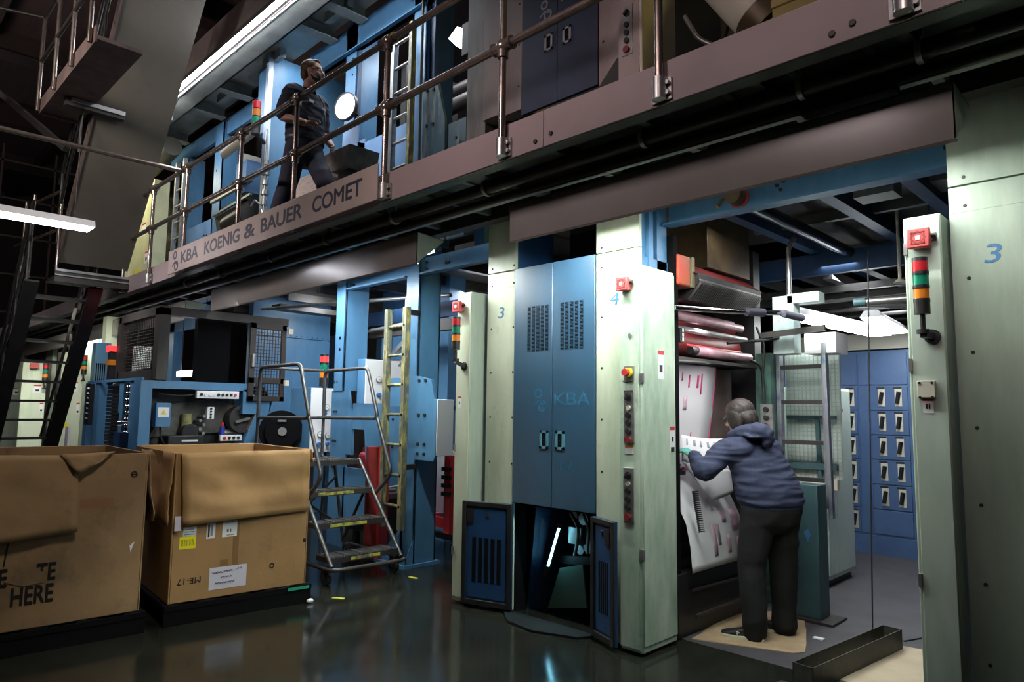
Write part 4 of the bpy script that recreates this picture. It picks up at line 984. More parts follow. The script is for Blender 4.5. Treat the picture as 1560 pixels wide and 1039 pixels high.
b = B(); b.prism([(x0, 2.80, sz(x0)-.0), (x1, 2.80, sz(x1)-.0), (x1, 2.80, sz(x1)+.25), (x0, 2.80, sz(x0)+.25)], (0, .02, 0)); b.build('stringer', slabm, s)
b = B(); b.box(-10.55, -9.98, 1.98, 2.82, 3.08, 3.12); b.box(-10.0, -9.97, 1.96, 2.80, 3.03, 3.19); b.use(1)
b.box(-9.97, -9.955, 1.96, 2.80, 3.16, 3.19); b.box(-9.97, -9.955, 1.96, 2.80, 3.105, 3.12); b.build('landing', [brownm, steel], s)
# lower flight, open ladder-like
def lz(x): return 3.05 + (x+10.1)*1.22
for y in (1.75, 2.45):
    b = B(); b.bar((-10.1, y, 3.02), (-12.55, y, .02), .04, .16, (0, 1, 0)); b.build('lower_stringer', black, s)
for i in range(11):
    x = -10.25-i*.215; z = lz(x)
    b = B(); b.box(x-.2, x+.02, 1.77, 2.43, z-.02, z+.012); b.build('tread', black, s)
for y in (1.72, 2.48):
    b = B(); b.tube([(-10.2, y, 4.05), (-12.7, y, 1.0)], .022); b.tube([(-10.2, y, 3.6), (-12.7, y, .55)], .018)
    for i in range(5): x = -10.25-i*.55; b.tube([(x, y, lz(x)), (x, y, lz(x)+.98)], .017)
    b.build('handrail', darkm, s)
for y in (2.0, 2.78):
    b = B(); b.tube([(x0, y-.03, sz(x0)+1.0), (x1, y-.03, sz(x1)+1.0)], .022); b.tube([(x0, y-.03, sz(x0)+.55), (x1, y-.03, sz(x1)+.55)], .018)
    for i in range(5): x = x0+.1+i*.75; b.tube([(x, y-.03, sz(x)+.1), (x, y-.03, sz(x)+1.0)], .017)
    b.build('handrail', black, s)
for y in (1.98,):
    b = B()
    for i in range(3): b.tube([(-10.02-i*.5, y-.2*(i > 0), 3.12-.0), (-10.02-i*.5, y-.2*(i > 0), 4.2)], .018)
    b.tube([(-10.02, y, 4.2), (-11.6, y-.2, 4.2)], .018); b.tube([(-10.02, y, 3.7), (-11.6, y-.2, 3.7)], .016); b.build('landing_rail', pipe_m, s)
# side walkway behind with rails
g = thing('guard_railing', 'thin brown guard railing of the cross walkway at far left behind the bright tube', 'railing', (-11.5, 1.5, 3.1))
b = B(); b.box(-16, -10.6, 1.2, 1.4, 2.98, 3.08); b.build('edge_beam', brownm, g)
for i in range(9): b = B(); b.tube([(-10.7-i*.62, 1.3, 3.05), (-10.7-i*.62, 1.3, 4.12)], .02); b.build('post', pipe_m, g)
for z in (4.1, 3.75, 3.4): b = B(); b.tube([(-16, 1.3, z), (-10.6, 1.3, z)], .018); b.build('rail', pipe_m, g)
# upper landing at top left
u = thing('upper_landing', 'small high landing with brown pipe railing, top left corner', 'landing', (-8.8, 1.7, 4.97))
b = B(); b.box(-9.55, -7.2, 1.60, 2.0, 4.96, 5.0); b.box(-9.55, -7.2, 1.585, 1.60, 4.93, 5.10); b.box(-9.55, -9.53, 1.6, 2.0, 4.93, 5.10); b.build('platform', mat('landing_brown', (.17, .12, .11), .6, c2=(.1, .075, .07), scale=4), u)
for x in (-9.50, -8.72, -7.98, -7.3):
    b = B(); b.tube([(x, 1.56, 4.95), (x, 1.56, 6.1)], .022); b.build('post', pipe_m, u)
for z in (6.1, 5.55): b = B(); b.tube([(-9.5, 1.56, z), (-7.2, 1.56, z)], .022); b.build('rail', darkm, u)
b = B(); b.tube([(-9.5, 1.56, 6.1), (-9.9, .4, 6.1)], .022); b.tube([(-9.5, 1.56, 5.55), (-9.5, 2.4, 5.55)], .018); b.build('rail', darkm, u)
b = B(); b.box(-8.9, -8.8, 1.7, 2.3, 4.86, 4.94); b.use(1).box(-8.8, -8.78, 1.75, 2.3, 4.90, 4.95); b.build('bracket_beam', [darkm, steel], u)
tag(B().bar((-14, .5, 7.6), (-9.6, 1.9, 4.6), .07, .07).build('roof_brace', darkm), 'dark diagonal roof brace behind the high landing', 'brace')
gr = thing('window_grid', 'dark steel mullion grid on the far wall at left', 'frame', (-24, 5, 0))
b = B()
for i in range(9): b.box(-24.05, -24, -2+i*1.3, -1.95+i*1.3, 2.5, 9)
for j in range(6): b.box(-24.05, -24, -2, 8.5, 3+j*1.1, 3.05+j*1.1)
b.build('mullions', mat('dim_mullion', (.10, .085, .08), .6), gr)
for i, (p, q) in enumerate((((-23.97, 2.27, 6.1), (-23.97, 2.45, 6.18)), ((-23.97, 1.54, 5.28), (-23.97, 1.93, 4.92)), ((-23.97, .88, 4.45), (-23.97, 1.5, 3.82)))):
    f = tag(B().bar(p, q, .14, .07).build('distant_lamp', tube_far), ['small distant lamp glow high on the dark far wall', 'small slanted distant lamp just under the bright tube', 'slanted distant lamp at the left frame edge below the bright tube'][i], 'lamp', 'distant lamps at left')
# fluorescent fixtures
f = thing('strip_light', 'bright fluorescent strip hanging at left edge before the stairway', 'lamp', (-9, 1.5, 3.5), 'open strip lights')
b = B(); b.prism([(-9.02, 2.085, 3.60), (-8.84, 2.085, 3.60), (-8.80, 2.085, 3.52), (-9.06, 2.085, 3.52)], (0, -1.5, 0)); b.build('housing', white, f)
b = B(); b.box(-9.04, -8.82, .6, 2.06, 3.50, 3.521); b.build('diffuser', tube_e, f)
b = B(); b.tube([(-8.93, 1.9, 3.6), (-8.93, 1.9, 9)], .006); b.tube([(-8.93, .8, 3.6), (-8.93, .8, 9)], .006); b.build('hanger', darkm, f)
f = thing('strip_light', 'long bright fluorescent strip along the upper platform edge above the man', 'lamp', (-7.3, 3.2, 5.9), 'open strip lights')
b = B(); b.box(-10.6, -5.2, 3.18, 3.30, 5.935, 5.98); b.box(-10.6, -5.2, 3.18, 3.22, 5.92, 5.94); b.build('housing', darkm, f)
b = B(); b.cyl((-10.55, 3.20, 5.895), (-5.2, 3.20, 5.895), .030, 12); b.build('tube', tube_up, f)
b = B(); b.tube([(-10.3, 3.30, 5.62), (-10.28, 3.30, 5.80), (-10.1, 3.30, 5.90), (-5.2, 3.30, 5.86)], .018, bend=.06)
for x in (-9.2, -8.2, -7.2): b.ring((x-.02, 3.30, 5.885), (x+.02, 3.30, 5.885), .028, .017, 10)
tag(b.build('conduit', steel), 'steel conduit with drooping end beside the long upper strip light', 'conduit')

# ------------------------------------------------------------------ upper platform above the man
p = thing('upper_platform', 'grey ribbed underside of the third level platform', 'platform', (-9, 3.7, 6))
b = B(); b.box(-15, -4.6, 3.34, 4.13, 6.12, 6.16); b.build('deck_plate', soff, p)
b = B(); b.box(-15, -4.6, 3.30, 3.34, 5.93, 6.5); b.build('edge_fascia', mat('platform_fascia', (.24, .20, .19), .55, c2=(.18, .15, .14), scale=3), p)
b = B(); b.box(-15, -4.6, 3.36, 3.62, 5.94, 5.96); b.box(-15, -4.6, 3.60, 3.62, 5.94, 6.12); b.build('edge_channel', soff, p)
for x in (-14.1, -13.1, -12.0, -10.5, -9.55, -7.25, -6.6, -5.4):
    b = B(); b.box(x, x+.02, 3.62, 4.12, 5.97, 6.12); b.box(x-.07, x+.09, 3.62, 4.12, 5.955, 5.97); b.build('cross_rib', soff, p)
for x in (-10.1, -8.6, -7.0): b = B(); b.box(x, x+.5, 3.84, 3.92, 6.0, 6.12); b.build('short_rib', soff, p)
b = B(); b.cyl((-12.6, 3.75, 5.6), (-11.6, 3.75, 5.72), .16, 18); b.ball((-12.6, 3.75, 5.6), .16); tag(b.build('duct', mat('grey_duct', (.12, .12, .10), .5)), 'grey rounded duct under the far end of the upper platform', 'duct')

# ------------------------------------------------------------------ upper blue frame
f = thing('steel_gantry', 'upper level bright blue steel frame with ladder, right of the man', 'gantry', (-6, 4.3, 3.2), 'blue steel gantries')
Z = 3.13
b = B(); b.box(-7.0, -6.76, 4.15, 4.17, Z, 6.1); b.box(-6.78, -6.76, 4.15, 4.45, Z, 6.1); b.use(1)
for z in (5.62, 5.42, 4.95): b.cyl((-6.85, 4.147, z), (-6.85, 4.152, z), .016, 8)
b.build('post', [blue, vblack], f, bevel=.003)
b = B(); b.box(-6.76, -6.73, 4.16, 4.2, Z, 5.75); b.build('flange', blue_dark, f)
b = B(); b.box(-5.66, -5.44, 4.15, 4.17, Z, 6.1); b.box(-5.462, -5.44, 4.15, 4.42, Z, 6.1); b.build('post', blue, f, bevel=.003)
b = B(); b.box(-5.32, -5.30, 4.15, 4.4, Z, 6.1); b.box(-5.44, -5.32, 4.2, 4.22, Z, 6.1); b.build('post', blue_dark, f)
b = B(); b.box(-7.9, -5.44, 4.15, 4.20, 5.70, 6.05); b.box(-7.9, -5.44, 4.10, 4.2, 5.70, 5.715); b.build('cross_beam', blue, f)
b = B(); b.box(-7.0, -6.67, 4.14, 4.16, Z, 4.78); b.box(-6.67, -6.52, 4.14, 4.16, Z, 4.55); b.box(-6.52, -5.0, 4.14, 4.16, 3.45, 4.60) if False else None
b.prism([(-6.67, 4.14, 3.75), (-6.67, 4.14, 4.55), (-6.55, 4.14, 4.50), (-5.66, 4.14, 4.50), (-5.66, 4.14, 3.75)], (0, .02, 0)); b.use(1)
b.cyl((-6.9, 4.137, 4.35), (-6.9, 4.142, 4.35), .016, 8); b.cyl((-6.82, 4.137, 4.36), (-6.82, 4.142, 4.36), .016, 8)
b.build('side_plate', [mat('pale_press_blue', (.20, .36, .62), .35, c2=(.13, .27, .5), scale=1.4), vblack], f)
b = B(); b.box(-6.6, -5.66, 4.1, 4.2, Z, 3.72); b.build('step_plate', darkm, f)
b = B(); b.prism([(-5.43, 4.12, Z), (-5.43, 4.12, 4.80), (-5.20, 4.12, 4.76), (-5.08, 4.12, 4.35), (-5.04, 4.12, Z)], (0, .03, 0))
b.box(-5.04, -4.78, 4.14, 4.17, Z, 4.28); b.use(1); bolts(b, [(-5.36, 4.72), (-5.26, 4.70), (-5.36, 4.35), (-5.26, 4.34), (-5.36, 3.95), (-5.26, 3.95), (-4.9, 4.1), (-4.9, 4.0)], 4.12, .018)
b.build('gusset_plate', [mat('grubby_teal', (.04, .09, .12), .45, c2=(.24, .25, .22), scale=3, stretch=(4, 4, .6), thr=(.5, .7)), black], f)
b = B(); b.box(-5.15, -5.0, 4.6, 4.7, Z, 4.95); b.build('rear_post', blue, f)
l = thing('fixed_ladder', 'pale steel ladder on the upper level beside the blue post', 'ladder', (-5.6, 4.0, 3.15), 'press access ladders')
for x in (-5.81, -5.50):
    b = B(); b.box(x, x+.05, 3.97, 4.03, 3.14, 5.45); b.build('rail', oldyellow if x > -5.6 else steel, l, bevel=.003)
for i in range(8): b = B(); b.cyl((-5.77, 4.0, 3.42+i*.27), (-5.48, 4.0, 3.42+i*.27), .016, 10); b.build('rung', steel, l)
b = B(); b.tube([(-5.42, 4.08, 3.2+i*.03) for i in range(86)], .014); b.box(-5.44, -5.40, 4.07, 4.15, 5.74, 5.78); tag(b.build('chain', darkm), 'dark chain hanging beside the upper ladder', 'chain')
# round dial
d = thing('round_dial', 'glowing round white dial on the upper blue post beside the man', 'dial', (-6.69, 4.02, 4.92))
nn = V((.27, -.96, 0)).normalized(); c = V((-6.69, 4.0, 4.92))
b = B(); b.ring(c, c+nn*.04, .165, .15, 28); b.cyl(c-nn*.01, c+nn*.02, .16, 28); b.build('rim', darkm, d); b = B(); b.cyl(c+nn*.02, c+nn*.03, .15, 28); b.build('face', dial_m, d)
b = B(); b.bar(c, c + V((-.06, .17, 0)), .05, .05); b.build('arm', darkm, d)
# blue cladding behind the man
w = thing('cladding_panel', 'tall blue cladding panel behind the man on the upper level', 'panel', (-8.3, 4.2, 3.13))
b = B(); b.box(-8.45, -8.3, 3.82, 5.0, 3.13, 6.08); b.build('sheet', blue, w, bevel=.004)
b = B(); b.box(-8.34, -8.27, 3.78, 3.84, 3.13, 6.08); b.build('corner_trim', mat('bright_trim', (.35, .42, .5), .3, .5), w)
b = B(); b.box(-8.7, -8.45, 3.85, 4.0, 5.1, 6.0); b.build('fin', blue, w)
# left upper frames
f = thing('steel_gantry', 'upper level blue steel frame at left behind the railing', 'gantry', (-10.7, 4.2, 3.1), 'blue steel gantries')
b = B(); b.box(-10.85, -10.55, 4.15, 4.17, Z, 5.95); b.box(-10.57, -10.55, 4.15, 4.4, Z, 5.95); b.use(1)
for z in (5.6, 5.2, 4.0): b.cyl((-10.75, 4.147, z), (-10.75, 4.152, z), .018, 8)
b.build('post', [blue, vblack], f)
b = B(); b.box(-12.1, -11.9, 4.15, 4.4, Z, 5.7); b.build('post', blue, f)
b = B(); b.box(-11.9, -10.8, 4.15, 4.18, Z, 4.45); b.use(1); bolts(b, [(-11.0, 4.2), (-11.0, 3.7), (-11.1, 4.22)], 4.15); b.box(-11.75, -11.2, 4.13, 4.14, 3.25, 3.45); b.build('side_plate', [MATS['pale_press_blue'], black], f)
b = B(); b.box(-13, -9.0, 4.2, 4.25, 5.75, 6.02); b.build('cross_beam', blue, f)
l = thing('fixed_ladder', 'narrow pale ladder at the left end of the upper level', 'ladder', (-11.5, 3.9, 3.15), 'press access ladders')
for x in (-11.75, -11.42): b = B(); b.box(x, x+.05, 3.87, 3.93, 3.14, 5.5); b.build('rail', steel, l)
for i in range(8): b = B(); b.cyl((-11.7, 3.9, 3.4+i*.27), (-11.4, 3.9, 3.4+i*.27), .016, 8); b.build('rung', steel, l)
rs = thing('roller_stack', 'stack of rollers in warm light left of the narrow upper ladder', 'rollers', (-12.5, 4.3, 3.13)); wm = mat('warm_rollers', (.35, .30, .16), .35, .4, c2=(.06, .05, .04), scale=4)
for i in range(6): b = B(); b.cyl((-12.75, 4.3, 3.3+i*.22), (-12.13, 4.3, 3.3+i*.22), .07, 14); b.build('roller', wm, rs)
b = B(); b.box(-12.9, -12.75, 4.1, 4.5, 3.13, 5.2); b.build('side_plate', wm, rs)
c = thing('control_cabinet', 'pale green upper cabinet with labels at the left end behind the stairway', 'cabinet', (-12.6, 3.7, 3.1))
b = B(); b.box(-13.4, -12.05, 3.66, 3.9, 3.13, 5.25); b.build('body', mat('warm_pale_green', (.62, .64, .40), .45, c2=(.48, .52, .32), scale=3), c)
label_plate(c, (-12.55, 3.66, 4.35), .2, .22, '-Y', [(.25, .75, .25, .5)]); label_plate(c, (-12.3, 3.66, 3.85), .15, .2, '-Y', [(.25, .75, .25, .5)])
b = B(); b.box(-12.75, -12.5, 3.655, 3.66, 3.7, 3.8); b.build('yellow_sticker', yellow, c)
b = B(); b.box(-13.25, -13.15, 3.6, 3.66, 3.35, 4.6); b.build('stud_strip', chrome, c)
# consoles between
t = thing('ink_tray_unit', 'small grey slanted tray unit behind the railing posts on the upper level', 'tray', (-9.3, 3.9, 3.2))
b = B(); b.prism([(-9.95, 3.85, 4.25), (-9.95, 4.3, 4.4), (-9.7, 4.3, 3.6), (-9.6, 3.85, 3.5)], (1.1, 0, 0)); b.build('tray', darkm, t)
b = B(); b.bar((-10.0, 3.82, 4.46), (-8.7, 3.82, 4.50), .05, .05); b.bar((-9.95, 3.82, 4.24), (-8.7, 3.82, 4.30), .03, .03); b.build('bar', steel, t)
b = B(); b.cyl((-9.2, 3.75, 3.95), (-8.6, 3.75, 4.0), .12, 16); b.build('roller', darkm, t)
b = B(); b.box(-9.9, -9.7, 3.9, 4.3, 3.13, 3.6); b.box(-8.95, -8.8, 3.9, 4.3, 3.13, 3.7); b.build('stand', blue, t)
b = B(); b.box(-9.42, -9.30, 3.95, 4.2, 4.5, 5.05); b.build('cover', plain('cream_cover', (.60, .57, .50), .5), t)
b = B(); b.box(-9.28, -8.95, 3.85, 4.1, 4.40, 4.85); tag(b.build('blue_box', MATS['pale_press_blue']), 'small blue box beside the cream cover on the upper level', 'box')
b = B(); b.cyl((-9.1, 3.6, 4.88), (-8.2, 3.6, 4.96), .06, 14); tag(b.build('roller', offwhite), 'cream roller lying across behind the top rail under the small signal tower', 'roller')
o = thing('signal_tower', 'small red, amber and green signal tower on the upper level left of the man', 'signal tower', (-8.05, 3.55, 4.9))
b = B(); b.cyl((-8.05, 3.55, 4.85), (-8.05, 3.55, 4.98), .055, 14); b.bar((-8.05, 3.55, 4.87), (-8.3, 3.79, 4.87), .04, .03); b.build('base', darkm, o)
for i, mm in enumerate((green, amberdim, redlens)): b = B(); b.cyl((-8.05, 3.55, 4.98+i*.1), (-8.05, 3.55, 5.07+i*.1), .05, 14); lab(b.build('lens', mm, o), ('green', 'amber', 'red')[i] + ' lens')
b = B()
for i in range(9): b.cyl((-8.15, 3.75, 3.5+i*.13), (-8.15, 3.75, 3.56+i*.13), .035+.015*(i % 2), 10)
b.tube([(-8.15, 3.75, 3.4), (-8.15, 3.75, 5.0)], .014); b.tube([(-8.15, 3.75, 4.0), (-8.3, 3.7, 4.1), (-8.4, 3.7, 4.05)], .014); tag(b.build('valve_riser', steel), 'thin valve riser pipe down the edge of the tall blue panel', 'pipe')
# paper pile and dark tray behind the man
o = thing('paper_pile', 'stack of printed papers on the upper deck behind the man', 'papers', (-6.5, 3.55, 3.13))
b = B()
pmat = mat('printed_paper', (.55, .47, .43), .8, c2=(.40, .34, .31), scale=14, stretch=(1, 1, 3))
for i in range(14): dx = random.uniform(-.02, .02); b = B(); b.box(-6.95+dx, -6.3+dx, 3.5, 3.85, 3.135+i*.06, 3.195+i*.06); b.build('bundle', pmat, o)
o = thing('waste_tray', 'dark flared tray standing beside the stack of papers', 'tray', (-6.05, 3.55, 3.13))
b = B(); b.prism([(-6.2, 3.55, 3.92), (-5.9, 3.55, 3.92), (-5.78, 3.5, 4.1), (-6.28, 3.5, 4.1)], (0, .35, 0)); b.build('tub', MATS['dusty_steel'], o); b = B(); b.box(-6.15, -5.95, 3.6, 3.85, 3.13, 3.92); b.build('stand', black, o)
# upper press unit
u = thing('press_unit', 'upper level printing couple with navy doors and mauve columns', 'printing press', (-3.3, 4.2, 3.1), 'press units along the aisle')
b = B(); b.box(-4.13, -3.93, 3.76, 4.1, 3.92, 6.4); b.box(-3.93, -3.70, 3.78, 4.1, 3.90, 6.4); b.use(1)
for z in (4.1, 4.45, 4.8, 5.15): b.cyl((-3.90, 3.777, z), (-3.90, 3.782, z), .01, 8); b.cyl((-3.73, 3.777, z), (-3.73, 3.782, z), .01, 8)
b.build('column_cover', [mauve, black], u, bevel=.003)
b = B(); b.box(-4.38, -4.14, 3.80, 4.1, 3.13, 6.4); b.build('side_panel', mat('grey_side_panel', (.22, .205, .19), .5, c2=(.14, .13, .12), scale=3, stretch=(3, 3, .6)), u)
b = B(); b.box(-4.13, -3.70, 3.9, 4.3, 3.13, 3.92); b.build('plinth', black, u)
for x0, x1, lx in ((-3.69, -3.315, 1), (-3.31, -2.925, -1)):
    d = B(); d.box(x0, x1, 3.772, 3.80, 3.84, 6.0); d = d.build('door', navy, u, bevel=.003)
    if lx == 1: pull(d, -3.40, 4.34, 3.771, 1., greyletter); ring_logo(d, (-3.44, 3.7715, 4.62), .062, greyletter, ext=.0008)
    else: pull(d, -3.215, 4.33, 3.771, 1., greyletter); text('KBA', .13, greyletter, d, (-3.12, 3.7712, 4.66), '-Y', 'lettering', sx=1.4, ext=.0006)
b = B(); b.box(-3.69, -2.92, 3.85, 4.4, 3.13, 3.83); b.build('plinth', vblack, u)
b = B(); b.box(-2.92, -2.63, 3.78, 4.1, 3.13, 6.2); b.use(1); b.cyl((-2.88, 3.777, 4.15), (-2.88, 3.782, 4.15), .01, 8); b.build('column_cover', [mauve, black], u, bevel=.003)
c = thing('control_cabinet', 'upper level cabinet with studded button strip, its right side lit yellow', 'cabinet', (-2.57, 3.9, 3.13), 'slim cabinets at the press corners')
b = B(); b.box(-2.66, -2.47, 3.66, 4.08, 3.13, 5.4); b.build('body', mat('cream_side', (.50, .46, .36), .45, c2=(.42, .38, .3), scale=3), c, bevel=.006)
b = B(); b.box(-2.655, -2.49, 3.654, 3.662, 3.15, 5.38); b.build('front_panel', mauve, c)
strip(c, -2.622, -2.535, 3.655, 3.885, 4.235, [(.1, 'red'), (.28, 'black'), (.44, 'black'), (.6, 'black'), (.84, 'knob')])
o = B(); o.prism([(-2.92, 3.70, 3.22), (-2.915, 3.70, 3.72), (-2.70, 3.70, 3.93), (-2.68, 3.70, 3.93), (-2.68, 3.70, 3.22)], (0, .03, 0)); tag(o.build('triangular_guard', black), 'black triangular guard plate between the navy door and the upper cabinet', 'guard')
b = B(); b.cyl((-2.3, 4.15, 4.75), (-1.95, 4.3, 4.20), .19, 24); r = thing('cream_duct', 'big cream pipe with brass end ring, upper right of the yellow-lit cabinet', 'pipe', (-2.2, 4.2, 4.3)); b.build('pipe', offwhite, r)
b = B(); b.cyl((-1.95, 4.3, 4.20), (-1.88, 4.33, 4.09), .195, 24); b.build('end_ring', brass, r); b = B(); b.tube([(-2.38, 4.05, 4.25), (-2.28, 4.05, 4.05), (-1.9, 4.15, 3.75)], .016, bend=.05); b.build('cable', steel, r)
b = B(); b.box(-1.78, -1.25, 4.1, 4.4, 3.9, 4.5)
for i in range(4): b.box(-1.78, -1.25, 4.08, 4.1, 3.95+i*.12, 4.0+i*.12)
tag(b.build('roller_guard', yelguard), 'yellow ribbed guard on the upper level at top right', 'guard')
b = B()
for i in range(7): b.tube([(-2.35+i*.1, 4.3, 3.3), (-2.3+i*.1, 4.25+.05*(i % 3), 3.8), (-2.2+i*.12, 4.4, 4.4)], .02+.01*(i % 2), bend=.1)
b.box(-2.45, -.6, 4.7, 5.0, 3.13, 6); tag(b.build('press_gear', black), 'dark press gear behind the cream pipe on the upper level', 'machinery')
o = thing('flood_lamp', 'small bright flood lamp clamped beside the grey upper side panel', 'lamp', (-4.6, 4.0, 5))
b = B(); b.box(-4.56, -4.42, 3.88, 4.08, 4.70, 5.0); b.build('housing', black, o); b = B(); b.prism([(-4.78, 3.9, 4.96), (-4.66, 3.9, 5.03), (-4.57, 3.9, 4.98), (-4.57, 3.9, 4.80), (-4.66, 3.9, 4.84)], (0, .12, 0)); b.build('reflector', plain('lit_reflector', (1, 1, 1), .4, emit=(.95, 1, .95), es=5), o)
b = B(); b.box(-4.45, -4.35, 3.9, 4.0, 4.9, 4.94); b.build('arm', darkm, o)
# dark backing of the upper level
b = B(); b.box(-14, 1, 6.2, 6.3, 3.13, 9); struct(b.build('wall_upper', MATS['dark_wall']))
for i, (x, y, z, l) in enumerate(((-11.2, 4.9, 4.75, .3), (-6.3, 5.5, 5.5, .35))):
    b = B(); b.box(x, x+l, y, y+.1, z, z+.08); b.use(1).cyl((x+.05, y+.05, z+.08), (x+.05, y+.05, 6.1), .008, 6); tag(b.build('small_lamp', [tube_far, darkm]), ['small lamp glowing inside the left upper blue frame', 'small lamp inside the upper frame behind the ladder'][i], 'lamp')
rb = thing('roller_bank', 'dark rollers inside the left upper frame behind the tray unit', 'rollers', (-9.6, 5, 3.13))
for i in range(9): b = B(); b.cyl((-10.4, 5.0, 3.4+i*.25), (-8.9, 5.0, 3.4+i*.25), .06, 12); b.build('roller', darkm, rb)
b = B(); b.box(-10.45, -10.4, 4.9, 5.1, 3.13, 5.6); b.build('side_plate', darkm, rb)
rb = thing('roller_bank', 'dark press rollers behind the upper ladder and blue plate', 'rollers', (-5.8, 5.1, 3.13))
for i in range(8): b = B(); b.cyl((-6.4, 5.1+.15*(i % 2), 3.5+i*.27), (-5.0, 5.1+.15*(i % 2), 3.5+i*.27), .09, 14); b.build('roller', brownm, rb)
b = B(); b.box(-6.5, -6.4, 4.6, 5.4, 3.13, 5.6); b.build('side_plate', brownm, rb)
# ------------------------------------------------------------------ press interior at the right
b = B(); b.box(-2.585, -.80, 4.15, 4.17, 2.81, 3.0); b.box(-2.585, -.8, 4.06, 4.17, 2.80, 2.815); b.use(1)
bolts(b, [(-2.1, 2.90), (-2.06, 2.90), (-1.80, 2.93), (-1.76, 2.95), (-1.78, 2.90), (-.88, 2.93), (-2.2, 2.96), (-1.98, 2.96)], 4.15, .013)
tag(b.build('cross_beam', [blue, black]), 'blue steel beam spanning the gap above the worker, nearest the hood', 'beam')
b = B(); b.box(-3.04, -.6, 6.3, 6.36, 2.76, 2.955); tag(b.build('cross_beam', blue_dark), 'dark blue beam farther back above the worker', 'beam')
c = thing('joist_set', 'dark ceiling joists between the two blue beams', 'joists', (-1.7, 5, 3.1))
b = B(); b.box(-2.6, 1, 4.15, 9, 3.10, 3.13); b.build('deck', brownm, c)
for x in (-2.45, -1.75, -1.25, -.8): b = B(); b.box(x, x+.09, 4.2, 8.5, 2.96, 3.10); b.build('joist', blue_dark, c)
for y in (4.7, 5.5, 6.8, 7.6): b = B(); b.box(-2.6, -.5, y, y+.05, 3.02, 3.10); b.build('cross_rib', under, c)
b = B(); b.box(-1.6, -1.35, 4.9, 5.1, 2.98, 3.09); b.box(-1.2, -1.0, 5.0, 5.3, 3.02, 3.09); tag(b.build('conduit_box', soff), 'small pale conduit box under the joists', 'box')
r = thing('idler_pipe', 'long dark roller pipe with red collar running back under the blue beam', 'pipe', (-2.1, 5, 2.95))
b = B(); b.cyl((-2.06, 4.25, 2.90), (-2.13, 7.1, 2.94), .05, 18); b.build('pipe', mat('dark_tube', (.05, .05, .055), .2, .7), r)
b = B(); b.cyl((-2.05, 4.13, 2.90), (-2.06, 4.22, 2.90), .066, 18); b.build('collar', red, r)
b = B(); b.cyl((-2.05, 4.04, 2.90), (-2.05, 4.13, 2.90), .055, 16); b.cyl((-2.10, 4.02, 2.88), (-2.12, 3.98, 2.82), .014, 8); b.build('end_cap', brass, r)
d = thing('duct', 'stained brown rectangular duct above the finned roller unit', 'duct', (-2.7, 5, 2.6))
b = B(); b.box(-3.03, -2.62, 4.75, 5.45, 2.62, 3.08); b.build('sheet', brass, d, bevel=.004)
# press body
m = thing('press_couple', 'open side of the printing couple with rollers, red parts and black housing before the worker', 'printing press', (-3.2, 5, 0))
b = B(); b.box(-3.6, -3.05, 4.27, 4.8, .84, 3.0); b.box(-3.6, -3.05, 4.8, 6.2, 0, 3.0); b.build('housing', vblack, m)
b = B(); b.box(-2.93, -2.55, 4.16, 5.6, 0, .42); b.box(-2.93, -2.62, 4.3, 5.5, .42, .5); b.build('bed', black, m, bevel=.01)
b = B(); b.tube([(-2.53, 4.3, .30), (-2.53, 5.3, .27)], .012); b.tube([(-2.5, 4.3, .14), (-2.5, 5.4, .13)], .012); b.build('bed_rail', darkm, m)
b = B(); b.box(-2.93, -2.56, 4.16, 4.22, .42, 2.75); b.build('side_frame', vblack, m); b = B(); b.box(-3.0, -2.66, 5.6, 5.72, .42, 2.9); b.build('side_frame', black, m)
b = B(); b.box(-2.72, -2.54, 4.20, 4.36, 2.40, 2.62); b.build('bearing_block', mat('scarlet_block', (.55, .06, .03), .5, c2=(.35, .12, .05), scale=7), m, bevel=.012)
b = B(); b.box(-2.73, -2.53, 4.36, 4.40, 2.40, 2.62); b.build('block_edge', mat('mossy_steel', (.2, .18, .1), .6), m)
fu = B(); fu.prism([(-2.50, 4.40, 2.44), (-2.50, 4.40, 2.50), (-2.66, 4.40, 2.60), (-2.80, 4.40, 2.50), (-2.72, 4.40, 2.33), (-2.60, 4.40, 2.33)], (0, 1.0, 0)); fu = fu.build('fin_unit', mat('sooty_grey', (.035, .03, .03), .5, c2=(.02, .018, .018), scale=6), m)
b = B()
for i in range(34): y = 4.41+i*.0288; b.prism([(-2.48, y, 2.43), (-2.495, y, 2.455), (-2.60, y, 2.34), (-2.585, y, 2.315)], (0, .010, 0))
b.build('fin', finm, fu)
b = B()
for i in range(60): b.box(-2.505, -2.492, 4.41+i*.0163, 4.418+i*.0163, 2.452, 2.464)
b.build('bead_row', steel, fu)
b = B(); b.prism([(-2.505, 4.38, 2.50), (-2.66, 4.38, 2.61), (-2.72, 4.38, 2.61), (-2.70, 4.38, 2.56)], (0, 1.05, 0)); b.build('fin_cover', dkred, m)
def roller(name, y0, y1, x, z, r, mm, dz=0.): b = B(); b.cyl((x, y0, z), (x, y1, z+dz), r, 18); return b.build(name, mm, m)
roller('roller', 4.22, 5.35, -2.66, 2.20, .032, rollm); roller('roller', 4.22, 5.35, -2.74, 2.24, .03, rollm); roller('roller', 4.2, 5.3, -2.60, 2.10, .022, steel)
roller('roller', 4.15, 5.55, -2.86, 2.05, .10, dkred); roller('roller', 4.15, 5.55, -2.88, 2.22, .08, dkred); roller('roller', 4.15, 5.55, -2.82, 2.42, .07, black)
roller('web_roller', 4.52, 5.36, -2.60, 1.955, .036, rollm); roller('red_edge_bar', 4.45, 5.30, -2.64, 1.998, .010, plain('hot_red', (.6, .05, .05), .3)); roller('roller_end', 4.44, 4.53, -2.60, 1.955, .03, black)
